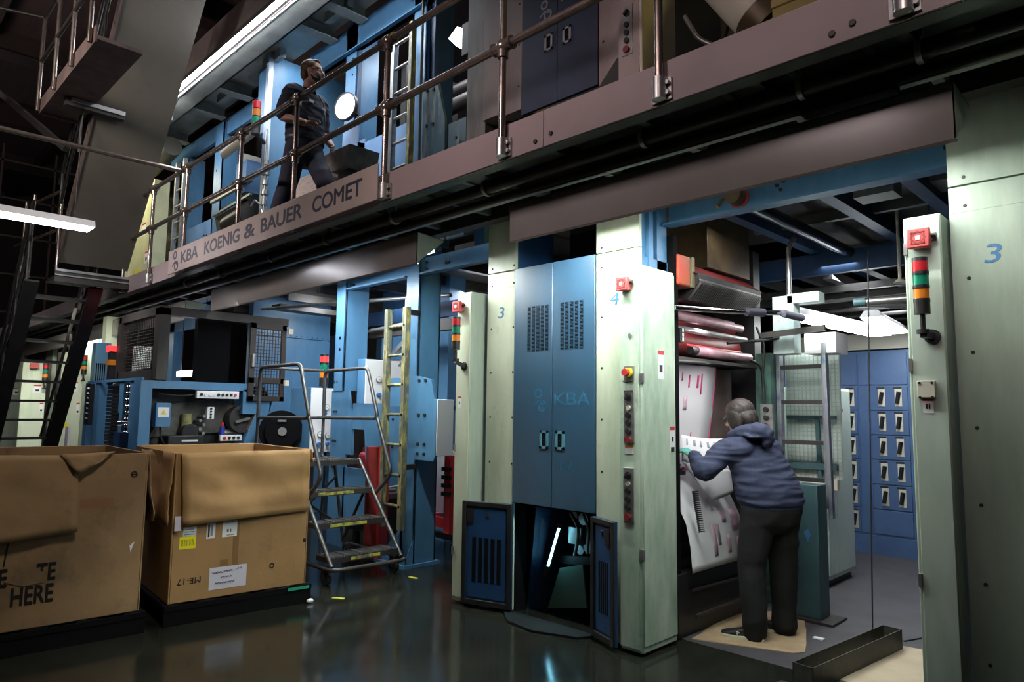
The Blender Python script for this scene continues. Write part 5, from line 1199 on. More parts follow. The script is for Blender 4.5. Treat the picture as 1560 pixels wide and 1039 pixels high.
b = B(); b.box(-3.0, -2.585, 4.2, 5.5, 1.875, 1.90); b.tube([(-2.57, 4.22, 1.86), (-2.57, 4.6, 1.87)], .012); b.tube([(-2.58, 4.55, 1.86), (-2.62, 4.95, 1.89)], .008); b.build('shelf_plate', darkm, m)
b = B(); b.box(-2.60, -2.56, 4.24, 4.30, 2.00, 2.10); b.use(1)
for i in range(3): b.box(-2.556, -2.553, 4.262, 4.278, 2.005+i*.033, 2.03+i*.033)
b.build('scale_plate', [black, white], m)
b = B(); b.cyl((-2.95, 5.3, 1.0), (-2.95, 5.3, 1.86), .2, 22); b.build('ink_drum', mat('bronze_drum', (.13, .095, .085), .35, .4, c2=(.08, .06, .055), scale=5), m)
b = B()
for i in range(14): a = i*1.7; b.cyl((-2.90-.02*(i % 3), 5.15+.04*math.sin(a*2), 1.0+.02*i), (-2.84-.02*(i % 4), 5.2+.05*math.cos(a), 1.0+.02*i), .012+.005*(i % 2), 8)
b.tube([(-2.6, 5.3, 1.95), (-2.52, 5.42, 1.9), (-2.50, 5.42, 1.6), (-2.55, 5.42, 1.3)], .012, bend=.1); b.tube([(-2.6, 5.0, 2.05), (-2.4, 5.4, 2.10), (-2.3, 5.5, 2.15)], .012, bend=.1); b.tube([(-2.5, 5.3, 2.2), (-2.46, 5.35, 2.05), (-2.48, 5.35, 1.8)], .010, bend=.1); b.build('cable', black, m)
b = B(); b.box(-2.80, -2.66, 4.22, 4.46, 1.06, 1.09)
for i in range(16): b.tube([(-2.70+random.uniform(-.04, .04), 4.23+i*.013, 1.09), (-2.68+random.uniform(-.04, .04), 4.24+i*.013, 1.09+random.uniform(.01, .05))], .008)
b.build('clamp_tray', black, m)
# coiled hose
b = B(); pts = []
for i in range(220):
    a = i*.62; pts.append((-2.45+.020*math.cos(a), 4.22+.020*math.sin(a)+.0004*i, .98-i*.0013))
b.tube(pts, .004, 5); tag(b.build('coiled_hose', black), 'black coiled hose hanging at the corner by the button cabinet', 'hose')
# web of paper
w = thing('paper_web', 'white printed paper web with pink blocks hanging in the press before the worker', 'paper', (-2.7, 4.6, 1.2))
prof = [(-2.70, 1.865), (-2.705, 1.80), (-2.74, 1.5), (-2.78, 1.25), (-2.74, 1.08), (-2.62, .92), (-2.53, .75), (-2.50, .6), (-2.485, .43)]
def pw(t):
    t = max(0, min(t, .9999))*(len(prof)-1); i = int(t); f = t-i
    return V((prof[i][0]*(1-f)+prof[i+1][0]*f, 0, prof[i][1]*(1-f)+prof[i+1][1]*f))
b = B(); b.sheet([[pw(j/32)+V((0, 4.24+i*.19-.0, 0)) for i in range(5)] for j in range(33)]); b.build('sheet', paperw, w, solid=.002)
b = B()
def patch(y0, y1, t0, t1):
    rows = []
    for j in range(4): p = pw(t0+(t1-t0)*j/3)+V((.004, 0, 0)); rows.append([p+V((0, y0, 0)), p+V((0, y1, 0))])
    b.sheet(rows)
patch(4.985, 4.998, .0, .55)
for (y0, y1, t0, t1) in ((4.50, 4.515, .12, .15), (4.60, 4.62, .13, .17), (4.72, 4.75, .13, .17), (4.78, 4.80, .12, .19), (4.70, 4.715, .32, .35), (4.72, 4.76, .40, .43), (4.52, 4.66, .48, .5), (4.40, 4.50, .42, .46), (4.62, 4.72, .46, .49)): patch(y0, y1, t0, t1)
b.build('print_block', pink, w, solid=.001); b = B()
for (y0, y1, t0, t1) in ((4.62, 4.66, .6, .9), (4.72, 4.78, .7, .78), (4.55, 4.60, .78, .95), (4.85, 4.97, .72, .84), (4.45, 4.5, .35, .45), (4.55, 4.6, .2, .24), (4.80, 4.84, .34, .38), (4.75, 4.8, .85, .95), (4.88, 4.96, .88, .95)): patch(y0, y1, t0, t1)
b.build('print_block', palepink, w, solid=.001)
# handrail, teal column and gear
h = thing('grab_rail', 'chrome inky grab rail from the button cabinet back to the teal column', 'rail', (-2.4, 4.6, 2.2))
b = B(); b.tube([(-2.52, 4.10, 2.22), (-2.30, 4.85, 2.25), (-2.21, 5.15, 2.27)], .020); b.build('bar', chrome, h); b = B(); b.cyl((-2.32, 4.76, 2.247), (-2.27, 4.93, 2.254), .032, 12); b.cyl((-2.19, 5.1, 2.26), (-2.13, 5.3, 2.24), .03, 12); b.build('grip', mat('rail_grip', (.12, .12, .15), .35, .4), h)
c = thing('teal_column', 'inky teal control column left of the aluminium ladder', 'column', (-2.4, 5.5, 0))
b = B(); b.box(-2.60, -2.475, 5.48, 5.62, 0, 2.0); b.build('lower_post', mat('green_gear', (.06, .14, .11), .5, c2=(.03, .05, .05), scale=7), c); b = B(); b.box(-2.42, -2.25, 5.42, 5.56, 1.98, 2.45); b.box(-2.3, -2.05, 5.42, 5.55, 2.38, 2.46); b.build('head', teal if False else mat('pale_teal_grime', (.42, .50, .47), .45, c2=(.2, .28, .28), scale=4, c3=(.25, .08, .2), scale3=7, thr3=(.6, .7)), c, bevel=.005)
b = B(); b.box(-2.53, -2.43, 5.40, 5.43, 1.30, 1.58); b.use(1)
for i in range(4): b.cyl((-2.48, 5.38, 1.34+i*.066), (-2.48, 5.40, 1.34+i*.066), .022, 10)
b.build('switch_plate', [steel, black], c)
b = B(); b.tube([(-2.31, 5.5, 2.45), (-2.31, 5.5, 2.85), (-2.27, 5.53, 2.94)], .02, bend=.1); b.build('conduit', steel, c)
b = B(); b.bar((-2.5, 5.35, 2.13), (-1.98, 5.35, 2.16), .03, .045); b.build('arm', darkm, c)
b = B(); b.box(-2.20, -1.96, 5.5, 5.75, 1.98, 2.14); tag(b.build('white_box', white), 'small bright white box above the aluminium ladder', 'box')
# ladder and mesh panel
l = thing('aluminium_ladder', 'ink-smeared aluminium ladder hung before a pale mesh panel', 'ladder', (-2.25, 5.6, .75))
for x, dx in ((-2.45, 0), (-2.085, .03)): b = B(); b.bar((x, 5.6, .78 if dx else 1.0), (x-.0, 5.6, 2.04), .035, .07, (0, 1, 0)); b.build('rail', alu, l, bevel=.003)
b = B(); b.bar((-2.03, 5.5, .72), (-2.05, 5.5, 2.06), .03, .05, (0, 1, 0)); b.build('rail', alu, l, bevel=.003)
for z in (1.885, 1.60, 1.28, .99): b = B(); b.box(-2.44, -2.09, 5.575, 5.625, z-.016, z+.016); b.build('rung', darkm, l)
b = B(); b.cyl((-2.07, 5.5, 2.03), (-2.03, 5.62, 2.03), .025, 12); b.build('hook', steel, l)
g = thing('mesh_panel', 'pale wire mesh guard panel behind the aluminium ladder', 'guard', (-2.28, 5.85, 1))
b = B(); b.box(-2.52, -2.08, 5.90, 5.91, .98, 2.02); b.build('sheet', mat('frosted_green_sheet', (.74, .82, .77), .5, c2=(.55, .65, .60), scale=5), g)
meshpanel(g, (-2.52, 5.88, .98), (.44, 0, 0), (0, 0, 1.04), 13, 30, plain('wire', (.55, .62, .58), .4, .3), .0035)
b = B(); b.bar((-2.50, 5.84, 1.48), (-2.10, 5.84, 1.48), .03, .03); b.bar((-2.25, 5.84, 1.48), (-2.23, 5.84, .55), .03, .03); b.bar((-2.5, 5.84, 1.08), (-2.1, 5.84, 1.08), .05, .05); b.tube([(-2.23, 5.84, .85), (-2.23, 5.5, .60), (-2.2, 5.3, .56)], .012); b.build('frame_bar', teal, g)
b = B(); b.box(-2.50, -2.10, 5.82, 5.87, .90, .98); b.build('bottom_box', offwhite, g)
p = thing('teal_pedestal', 'dark teal pedestal with foot plate behind the worker', 'pedestal', (-2.1, 5.3, 0))
b = B(); b.box(-2.22, -2.045, 5.26, 5.44, .02, .98); b.build('post', teal, p, bevel=.005); b = B(); b.box(-2.26, -1.94, 5.20, 5.48, 0, .02); b.build('foot_plate', darkm, p)
b = B(); b.prism([(-2.15, 5.258, .63), (-2.12, 5.258, .66), (-2.10, 5.258, .62), (-2.12, 5.258, .56)], (0, -.002, 0)); b.build('ink_smear', inkblue, p); b = B(); b.box(-2.46, -2.22, 5.40, 5.44, .70, .96); b.build('side_box', teal, p)
c = thing('pale_cabinet', 'pale aqua cabinet with two doors standing behind the pedestal', 'cabinet', (-2.4, 6.6, 0))
mint = mat('pale_aqua_paint', (.66, .78, .73), .4, c2=(.52, .66, .62), scale=2.5)
b = B(); b.box(-2.85, -2.39, 6.34, 7.0, .06, 1.75); b.build('body', mint, c, bevel=.005); b = B(); b.box(-2.391, -2.377, 6.36, 6.56, .1, 1.73); b.build('door', mint, c, bevel=.003); b = B(); b.box(-2.391, -2.377, 6.57, 6.98, .1, 1.73); o = b.build('door', mint, c, bevel=.003)
b = B(); b.box(-2.85, -2.42, 6.36, 6.98, 0, .06); b.build('plinth', black, c); label_plate(c, (-2.377, 6.66, 1.36), .12, .2, '+X', [(.3, .7, .2, .5)])
b = B(); b.box(-2.9, -2.45, 5.9, 6.3, .06, .95); tag(b.build('low_cabinet', mint), 'low pale aqua cabinet partly hidden by the pedestal', 'cabinet')
# switchgear
s = thing('switchgear_cabinet', 'tall blue motor-control switchgear with rows of pale toggle switches at the back', 'cabinet', (-2.6, 8.4, 0))
b = B(); b.box(-3.8, -1.2, 8.27, 8.9, .0, 2.22); b.build('body', blue_mcc, s, bevel=.006)
for ci, (cx0, cx1, sw) in enumerate(((-3.2, -2.74, (.3, .87)), (-2.72, -2.62, ()), (-2.60, -2.22, (.32, .76)), (-2.20, -1.8, (.3, .76)))):
    b = B(); b.box(cx0, cx1, 8.258, 8.272, 1.84, 2.19); b.build('top_panel', blue_mcc, s, bevel=.003)
    if not sw:
        b = B(); b.box(cx0, cx1, 8.258, 8.272, .22, 1.82); b.build('wire_door', blue_mcc, s, bevel=.003); continue
    for r_ in range(6):
        z1 = 1.82-r_*.268; z0 = z1-.258
        d = B(); d.box(cx0, cx1, 8.256, 8.272, z0, z1); d = d.build('drawer', blue_mcc, s, bevel=.004)
        if r_ < 5 or ci == 0:
            for f in sw:
                x = cx0+(cx1-cx0)*f
                b = B(); b.box(x-.035, x+.035, 8.248, 8.257, z0+.04, z1-.03); q = b.build('switch_plate', offwhite, d)
                b = B(); b.bar((x-.012, 8.235, z0+.07), (x+.012, 8.225, z1-.06), .03, .03); b.build('toggle', black, q)
                b = B(); b.box(x-.05, x+.03, 8.25, 8.257, z1-.028, z1-.008); b.build('name_plate', black, d)
b = B(); b.box(-3.8, -1.2, 8.25, 8.27, .0, .2); b.build('plinth', blue_mcc, s)
b = B(); b.box(-3.6, -1.2, 8.3, 8.5, 2.24, 2.42); tag(b.build('cable_trunking', plain('pale_trunking', (.5, .48, .42), .5)), 'pale cable trunking along the top of the blue switchgear', 'trunking')
# interior lights
f = thing('strip_light', 'big bright strip light above the mesh panel and ladder, farther left', 'lamp', (-2.5, 6.8, 2.4), 'inner strip lights')
b = B(); b.prism([(-2.46, 5.66, 2.40), (-2.34, 5.66, 2.40), (-2.29, 5.66, 2.33), (-2.51, 5.66, 2.33)], (.12, 2.0, 0)); b.build('housing', white, f); b = B(); b.prism([(-2.50, 5.67, 2.315), (-2.30, 5.67, 2.315), (-2.30, 5.67, 2.331), (-2.50, 5.67, 2.331)], (.12, 1.98, 0)); b.build('diffuser', tube_in, f)
f = thing('strip_light', 'smaller strip light near the right slim cabinet, above the switchgear', 'lamp', (-2.1, 7.4, 2.4), 'inner strip lights')
b = B(); b.prism([(-2.10, 6.60, 2.44), (-1.99, 6.60, 2.44), (-1.95, 6.60, 2.38), (-2.14, 6.60, 2.38)], (-.15, 1.4, 0)); b.build('housing', white, f); b = B(); b.prism([(-2.13, 6.61, 2.365), (-1.96, 6.61, 2.365), (-1.96, 6.61, 2.381), (-2.13, 6.61, 2.381)], (-.15, 1.38, 0)); b.build('diffuser', tube_in, f)
b = B(); b.cyl((-1.75, 5.45, 2.34), (-1.0, 5.6, 2.36), .026, 14); b.use(1).cyl((-1.80, 5.44, 2.34), (-1.72, 5.456, 2.342), .034, 14); b.cyl((-1.3, 5.54, 2.36), (-1.3, 5.54, 3.1), .008, 6); tag(b.build('air_cylinder', [steel, teal]), 'steel rod with teal end cap crossing before the strip lights', 'rod')
pr = thing('pipe_rack', 'bundle of thin pipes above the inner strip lights', 'pipes', (-1.8, 7, 2.4))
for pts, rr in (([(-1.9, 5.9, 2.40), (-1.25, 6.3, 2.33), (-.95, 6.4, 2.33)], .022), ([(-2.6, 6.0, 2.46), (-1.2, 6.0, 2.46)], .015), ([(-1.5, 7.6, 2.94), (-1.5, 7.6, 2.3)], .02), *[([(-2.8, 7.2+i*.25, 2.55+.03*(i % 2)), (-.9, 7.2+i*.25, 2.55+.03*(i % 2))], .018) for i in range(5)]):
    b = B(); b.tube(pts, rr); b.build('pipe', steel if rr > .0205 else darkm, pr)
ct = thing('cable_tray_set', 'dark cable trays in the ceiling above the switchgear', 'trays', (-2, 8, 2.7))
for i in range(9): b = B(); b.box(-3.4+i*.33, -3.32+i*.33, 6.5, 9.2, 2.75+.04*(i % 3), 2.83+.04*(i % 3)); b.build('tray', darkm, ct)
for i in range(5): b = B(); b.box(-3.4, -.6, 6.7+i*.5, 6.76+i*.5, 2.66, 2.72); b.build('cross_tray', darkm, ct)
b = B(); b.cyl((-1.55, 5.7, 2.53), (-1.55, 5.7, 3.1), .012, 8); b.cyl((-1.55, 5.7, 2.50), (-1.55, 5.7, 2.53), .05, 14, .02); tag(b.build('smoke_detector', offwhite), 'small pale ceiling fitting hanging above the strip lights', 'fitting')
# floor things
def wobble(poly, z, t, m, label):
    b = B(); out = []
    for i in range(len(poly)):
        a = V((*poly[i], z)); c = V((*poly[(i+1) % len(poly)], z)); n_ = 6
        for k_ in range(n_):
            p = a+(c-a)*k_/n_; q = noise.noise(p*4)*.02 if k_ else 0; out.append(p+V((q, q, 0)))
    b.prism(out, (0, 0, t)); return tag(b.build('cardboard_sheet', m), label, 'cardboard')
wobble([(-2.50, 4.24), (-1.92, 4.46), (-1.87, 4.54), (-2.24, 5.45), (-2.60, 5.05)], .002, .006, card_floor, 'flattened cardboard sheet on the floor under the worker')
wobble([(-1.62, 4.25), (-1.58, 4.62), (-1.55, 5.12), (-1.30, 5.16), (-1.02, 4.6), (-1.05, 4.1)], .002, .006, mat('paler_floor_card', (.60, .50, .36), .8, c2=(.50, .40, .28), scale=4, c3=(.14, .11, .09), scale3=9, thr3=(.68, .76)), 'pale torn cardboard sheet on the floor beside the right slim cabinet')
t = thing('steel_trough', 'open black steel trough lying on the floor right of the worker', 'trough', (-1.65, 4.5, 0))
def tr_(u, v, z): a = V((-1.70, 3.95, 0)); c = V((-1.575, 5.07, 0)); d = (c-a).normalized(); nn_ = V((d.y, -d.x, 0)); return a+d*u+nn_*v+V((0, 0, z))
L = 1.13; b = B()
def tb(u0, u1, v0, v1, z0, z1):
    b.add([tr_(u0, v0, z0), tr_(u1, v0, z0), tr_(u1, v1, z0), tr_(u0, v1, z0), tr_(u0, v0, z1), tr_(u1, v0, z1), tr_(u1, v1, z1), tr_(u0, v1, z1)], [(0,3,2,1),(4,5,6,7),(0,1,5,4),(1,2,6,5),(2,3,7,6),(3,0,4,7)])
tb(0, L, 0, .006, 0, .13); tb(0, L, .114, .12, 0, .13); tb(0, .006, 0, .12, 0, .13); tb(L-.006, L, 0, .12, 0, .13); tb(0, L, 0, .12, 0, .006); b.build('tray', mat('grimy_trough', (.035, .038, .03), .5, .2, c2=(.07, .07, .055), scale=9), t)
b = B(); b.prism([tr_(-.06, -.08, .001), tr_(-.06, .12, .001), tr_(.02, .12, .001), tr_(.02, -.08, .001)], (0, 0, .004)); b.build('base_plate', darkm, t)
b = B(); b.cyl((-1.615, 5.0, .03), (-1.66, 5.35, 2.7), .005, 8); tag(b.build('thin_rod', black), 'thin black rod standing in the steel trough, reaching the ceiling gloom', 'rod')
b = B(); b.tube([(-1.5, 5.25, .004), (-1.40, 5.5, .004)], .006); tag(b.build('floor_stick', black), 'short black stick on the floor beyond the trough', 'stick')
b = B(); b.box(-1.95, -1.88, 4.86, 4.9, .002, .01); tag(b.build('paper_scrap', paperw), 'tiny white paper scrap on the floor left of the trough', 'scrap')
b = B(); b.box(-3.0, 1.5, 4.2, 8.9, .0005, .0015); struct(b.build('floor_inner_lit', concrete_lit))  # same floor, painted lighter for the light inside the press
b = B(); b.box(-4.2, 2, 9.3, 9.4, 0, 3.1); struct(b.build('wall_inner', MATS['dark_wall']))
# glimpses behind the left blue frame
for i, (x, y, z, L, h) in enumerate(((-8.95, 6.9, 2.36, .25, .10), (-8.5, 7.0, 2.40, .38, .13), (-11.5, 4.0, 1.97, .75, .11))):
    b = B(); b.box(x, x+L, y, y+.1, z, z+h*.8); b.use(1).cyl((x+.05, y+.05, z+h*.8), (x+.05, y+.05, 2.99), .008, 6); tag(b.build('small_lamp', [tube_far, darkm]), ['small glowing lamp right of the ladder-side blue post, farther left', 'small glowing lamp beside the left slim cabinet tower', 'small violet-white lamp inside the guard cage'][i], 'lamp')
b = B(); b.box(-14, -4.2, 8.4, 8.5, 0, 3.1); struct(b.build('wall_rear_left', mat('beige_rear', (.20, .17, .14), .7, c2=(.1, .09, .08), scale=1.2)))
for i in range(5): b = B(); b.box(-12.4+i*1.7, -12.1+i*1.7, 7.2, 7.5, 0, 2.95); tag(b.build('rear_column', blue), 'blue column deep in the gloom behind the lower left gantry', 'column', 'blue columns at the back')
rb = thing('roller_bank', 'dark rollers deep behind the yellow ladder on the ground floor', 'rollers', (-6.3, 6.6, 0))
for i in range(10): b = B(); b.cyl((-7.6, 6.6+.1*(i % 2), .4+i*.26), (-5.0, 6.6+.1*(i % 2), .4+i*.26), .10, 14); b.build('roller', brownm, rb)
b = B(); b.box(-7.7, -7.6, 6.4, 6.9, 0, 3.0); b.build('side_plate', brownm, rb)
cg = thing('joist_set', 'dark joists under the upper floor behind the blue beams at left', 'joists', (-8, 6, 3.1))
b = B(); b.box(-12, -4.1, 4.5, 8.3, 3.10, 3.12); b.build('deck', darkm, cg)
for i in range(9): b = B(); b.box(-11.5+i*.85, -11.42+i*.85, 4.5, 8.3, 2.99, 3.10); b.build('joist', darkm, cg)
b = B(); b.box(-6.6, -4.6, 5.47, 5.6, 2.48, 2.62); b.cyl((-5.6, 5.3, 2.72), (-4.7, 5.3, 2.74), .05, 12); tag(b.build('roller_beam', plain('pale_beam', (.42, .40, .36), .5)), 'pale roller beam behind the left slim cabinet', 'beam')
b = B(); b.cyl((-5.75, 5.25, 2.70), (-5.5, 5.25, 2.71), .04, 10); tag(b.build('red_roller_end', dkred), 'red roller end above the pale roller beam', 'roller')

f = thing('steel_gantry', 'blue posts and lamp-lit rollers seen through the open guard cage', 'gantry', (-12, 4.3, 0), 'blue steel gantries')
for x in (-12.4, -11.2): b = B(); b.box(x, x+.25, 4.15, 4.3, 0, 3.1); b.build('post', blue, f)
b = B(); b.box(-12.4, -10.9, 4.15, 4.2, 2.75, 2.95); b.build('cross_beam', blue, f)
for i in range(4): b = B(); b.cyl((-12.1, 4.6, 1.8+i*.25), (-11.2, 4.6, 1.8+i*.25), .06, 12); b.build('roller', mauve, f)
# ------------------------------------------------------------------ people
def blob(b, voxel, name, m, parent, iters=6, wr=None, shrink=0.):
    """fuse overlapping closed shapes into one continuous surface"""
    me = bpy.data.meshes.new('tmp'); me.from_pydata([tuple(p) for p in b.v], [], b.f)
    import bmesh
    bm = bmesh.new(); bm.from_mesh(me); bmesh.ops.recalc_face_normals(bm, faces=bm.faces); bm.to_mesh(me); bm.free()
    t = bpy.data.objects.new('tmp', me); COL.objects.link(t)
    r = t.modifiers.new('r', 'REMESH'); r.mode = 'VOXEL'; r.voxel_size = voxel
    s = t.modifiers.new('s', 'SMOOTH'); s.factor = .5; s.iterations = iters
    dg = bpy.context.evaluated_depsgraph_get(); dg.update()
    out = bpy.data.meshes.new_from_object(t.evaluated_get(dg)); bpy.data.objects.remove(t)
    if wr:
        ns = [v.normal.copy() for v in out.vertices]
        for v, nn_ in zip(out.vertices, ns): v.co = v.co + nn_ * wr(v.co)
    org = ORG.get(parent.name, V((0, 0, 0)))
    out.transform(Matrix.Translation(-org)); out.materials.clear(); out.materials.append(m)
    out.polygons.foreach_set('use_smooth', [True]*len(out.polygons))
    o = bpy.data.objects.new(name, out); COL.objects.link(o); o.parent = parent; ORG[o.name] = org
    return o
def chain(b, pts, rs, n=14, step=.02):
    """tapered limb through joints, rounded ends"""
    P = []; R = []
    for i in range(len(pts)-1):
        a = V(pts[i]); c = V(pts[i+1]); k = max(2, int((c-a).length/step))
        for j in range(k):
            P.append(a+(c-a)*j/k); R.append(rs[i]+(rs[i+1]-rs[i])*j/k)
    P.append(V(pts[-1])); R.append(rs[-1])
    for _ in range(2):
        Q = P[:]
        for i in range(1, len(P)-1): Q[i] = (P[i-1]+P[i]*2+P[i+1])/4
        P = Q
    b.tube(P, R, n); b.ball(P[0], R[0]*.98, n, 8); b.ball(P[-1], R[-1]*.98, n, 8)
def rings(b, secs, n=28):
    """secs: (centre, half-width vector, half-depth vector); superellipse rings"""
    rr = []
    for c, a, d in secs:
        c = V(c); a = V(a); d = V(d); ring = []
        for i in range(n):
            t = 2*PI*i/n; cs, sn = math.cos(t), math.sin(t)
            ring.append(c + a*math.copysign(abs(cs)**.85, cs) + d*math.copysign(abs(sn)**.85, sn))
        rr.append(ring)
    b.loft(rr)
def frame(o, f, up=(0, 0, 1)):
    f = V(f).normalized(); l = V(up).cross(f).normalized(); u = f.cross(l)
    return Matrix(((f.x, l.x, u.x, o[0]), (f.y, l.y, u.y, o[1]), (f.z, l.z, u.z, o[2]), (0, 0, 0, 1)))
def head(b, M, beard=False, s=1.):
    b.M = M @ Matrix.Scale(s, 4)
    b.ball((-.008, 0, .035), (.097, .076, .090), 20, 14); b.ball((.018, 0, -.025), (.070, .064, .085), 18, 12)
    b.ball((.050, 0, -.085), (.036, .040, .030), 14, 10); b.ball((.066, 0, -.098), (.020, .022, .017), 12, 8)
    b.tube([(.080, 0, .022), (.094, 0, .0), (.105, 0, -.024)], [.009, .011, .014], 10); b.ball((.103, 0, -.026), .014, 10, 8)
    for sgn in (1, -1):
        b.ball((.092, sgn*.011, -.029), .009, 8, 6)
        b.ball((.060, sgn*.036, -.028), (.028, .024, .026), 12, 8)
        b.ball((.068, sgn*.034, .030), (.020, .030, .011), 12, 8)
        b.ball((-.006, sgn*.076, -.010), (.018, .011, .032), 12, 8); b.ball((-.002, sgn*.072, -.034), (.010, .008, .012), 8, 6)
        b.tube([(-.01, sgn*.066, -.03), (.02, sgn*.058, -.075), (.05, sgn*.03, -.098)], [.018, .02, .018], 10)
    b.ball((.086, 0, -.056), (.012, .022, .007), 12, 8); b.ball((.083, 0, -.069), (.012, .019, .008), 12, 8)
    b.M = None
def face_bits(parent, M, s=1., glasses=True, spec=None):
    M = M @ Matrix.Scale(s, 4)
    for sgn in (1, -1):
        b = B(); b.M = M; b.ball((.070, sgn*.032, .010), .0125, 12, 8); e = b.build('eye', eyew, parent)
        b = B(); b.M = M; b.ball((.0795, sgn*.033, .009), (.004, .006, .006), 10, 6); b.build('iris', iris, e)
        b = B(); b.M = M; b.tube([(.084, sgn*.016, .030), (.082, sgn*.035, .034), (.070, sgn*.052, .028)], .004, 8); b.build('eyebrow', hairm if spec is None else beardm, parent)
    b = B(); b.M = M; b.tube([(.088, -.02, -.062), (.097, 0, -.0615), (.088, .02, -.062)], .0035, 8); b.build('lips', lipm, parent)
    if glasses:
        b = B(); b.M = M
        for sgn in (1, -1):
            p = [(.098, sgn*.032+.021*math.cos(2*PI*i/16), .008+.017*math.sin(2*PI*i/16)) for i in range(17)]
            b.tube(p, .0024, 6); b.tube([(.098, sgn*.053, .012), (.05, sgn*.074, .012), (-.01, sgn*.083, .006)], .0024, 6)
        b.tube([(.098, -.011, .012), (.104, 0, .015), (.098, .011, .012)], .0024, 6); b.build('spectacles', glassm, parent)
def hand(b, M, curl=.5, side=1, r=1., spread=.10, thumb_in=.4):
    """palm along +x, thumb on +y*side, palm faces -z"""
    b.M = M
    rings(b, [((-.012, 0, 0), (0, .026, 0), (0, 0, .019*r)), ((.02, 0, 0), (0, .036, 0), (0, 0, .016*r)), ((.06, -.002*side, 0), (0, .041, 0), (0, 0, .014*r)), ((.09, -.002*side, -.002), (0, .038, 0), (0, 0, .011*r))], 18)
    for i, (y, L, x0) in enumerate(((.030, .072, .088), (.010, .080, .093), (-.011, .075, .090), (-.031, .058, .083))):
        p = V((x0-.012, y*side, 0)); a = curl*.35; d = spread*(1.5-i)*.4*side; pts = [p]; 
        for k, f in enumerate((.48, .30, .26)):
            p = p + V((math.cos(a)*math.cos(d), math.sin(d)*math.cos(a), -math.sin(a)))*L*f; pts.append(p); a += curl*(.75+.1*i)
        chain(b, pts, [.0088*r, .0085*r, .0078*r, .0068*r], 10, .006)
    p0 = V((.012, .024*side, -.006)); 
    pts = [p0, p0+V((.030, .024*side, -.012)), p0+V((.056, .034*side-.012*side*thumb_in, -.026)), p0+V((.078, .034*side-.028*side*thumb_in, -.036))]
    chain(b, pts, [.014*r, .0115*r, .0095*r, .0078*r], 10, .006)
    b.M = None
def cloth_wr(amp, fx=9., fy=9., fz=22., seed=0.):
    def f(p):
        n1 = noise.noise(V((p.x*fx+seed, p.y*fy, p.z*fz))); n2 = noise.noise(V((p.x*fx*2.2, p.y*fy*2.2+seed, p.z*fz*1.7)))
        return amp*((1-abs(n1)*2.2) + .45*n2)
    return f

# ---- worker on the floor, back to the camera
w = thing('person', 'person in navy hooded sweatshirt and black trousers bending over newsprint at the press', 'person', (-2.15, 4.70, 0))
f = V((-.80, .60, 0)); lf = V((-.60, -.80, 0)); up = V((0, 0, 1))
LS = V((-2.385, 4.50, 1.235)); LE = V((-2.425, 4.305, 1.10)); LW = V((-2.565, 4.425, 1.195))
RS = V((-2.165, 4.79, 1.24)); RE = V((-2.36, 4.99, 1.08)); RW = V((-2.55, 4.93, 1.22))
HM = frame((-2.335, 4.655, 1.472), (-.97, -.06, -.24))
LH = frame(LW, (-.80, .10, .40), (.25, -.2, 1)); RH = frame(RW, (-.8, -.3, .35), (.2, .2, 1))
Lk = V((-2.235, 4.575, .47)); La = V((-2.195, 4.535, .10)); Rk = V((-2.105, 4.79, .47)); Ra = V((-2.115, 4.805, .10))
Lh = V((-2.195, 4.635, .86)); Rh = V((-2.10, 4.765, .86))
b = B(); head(b, HM); chain(b, [(-2.33, 4.66, 1.41), (-2.285, 4.665, 1.31)], [.052, .06])
rings(b, [((-2.15, 4.70, .80), lf*.16, f*.11), ((-2.16, 4.695, .95), lf*.15, f*.10), ((-2.22, 4.675, 1.12), lf*.16, f*.11), ((-2.27, 4.665, 1.25), lf*.15, f*.09), ((-2.285, 4.665, 1.32), lf*.07, f*.06)])
chain(b, [LS, LE, LW], [.05, .042, .03]); chain(b, [RS, RE, RW], [.05, .042, .03]); hand(b, LH, .55, -1); hand(b, RH, .9, 1)
chain(b, [Lh, Lk, La], [.075, .055, .042]); chain(b, [Rh, Rk, Ra], [.075, .055, .042])
for a in (La, Ra): b.ball(a+V((-.05, -.01, -.06)), (.08, .025, .022), 12, 8)
body = blob(b, .0062, 'body', skin2, w, 3)
face_bits(w, HM)
# hair: swept back to a low knot
b = B(); b.M = HM
b.ball((-.014, 0, .046), (.104, .086, .092), 22, 14); b.ball((-.05, 0, -.005), (.07, .083, .085), 18, 12); b.ball((.025, .05, .03), (.05, .036, .055), 14, 10); b.ball((.025, -.05, .03), (.05, .036, .055), 14, 10)
b.ball((.008, .072, -.015), (.056, .026, .078), 14, 10); b.ball((.008, -.072, -.015), (.056, .026, .078), 14, 10); b.ball((-.07, 0, -.02), (.058, .078, .085), 16, 10); b.ball((-.075, 0, -.05), (.045, .06, .05), 14, 10)
b.M = None
def strands(p):
    q = HM.inverted() @ p; return .0035*noise.noise(V((q.y*70, q.z*12, q.x*12)))
hh = blob(b, .005, 'hair', hairm, w, 5, strands)
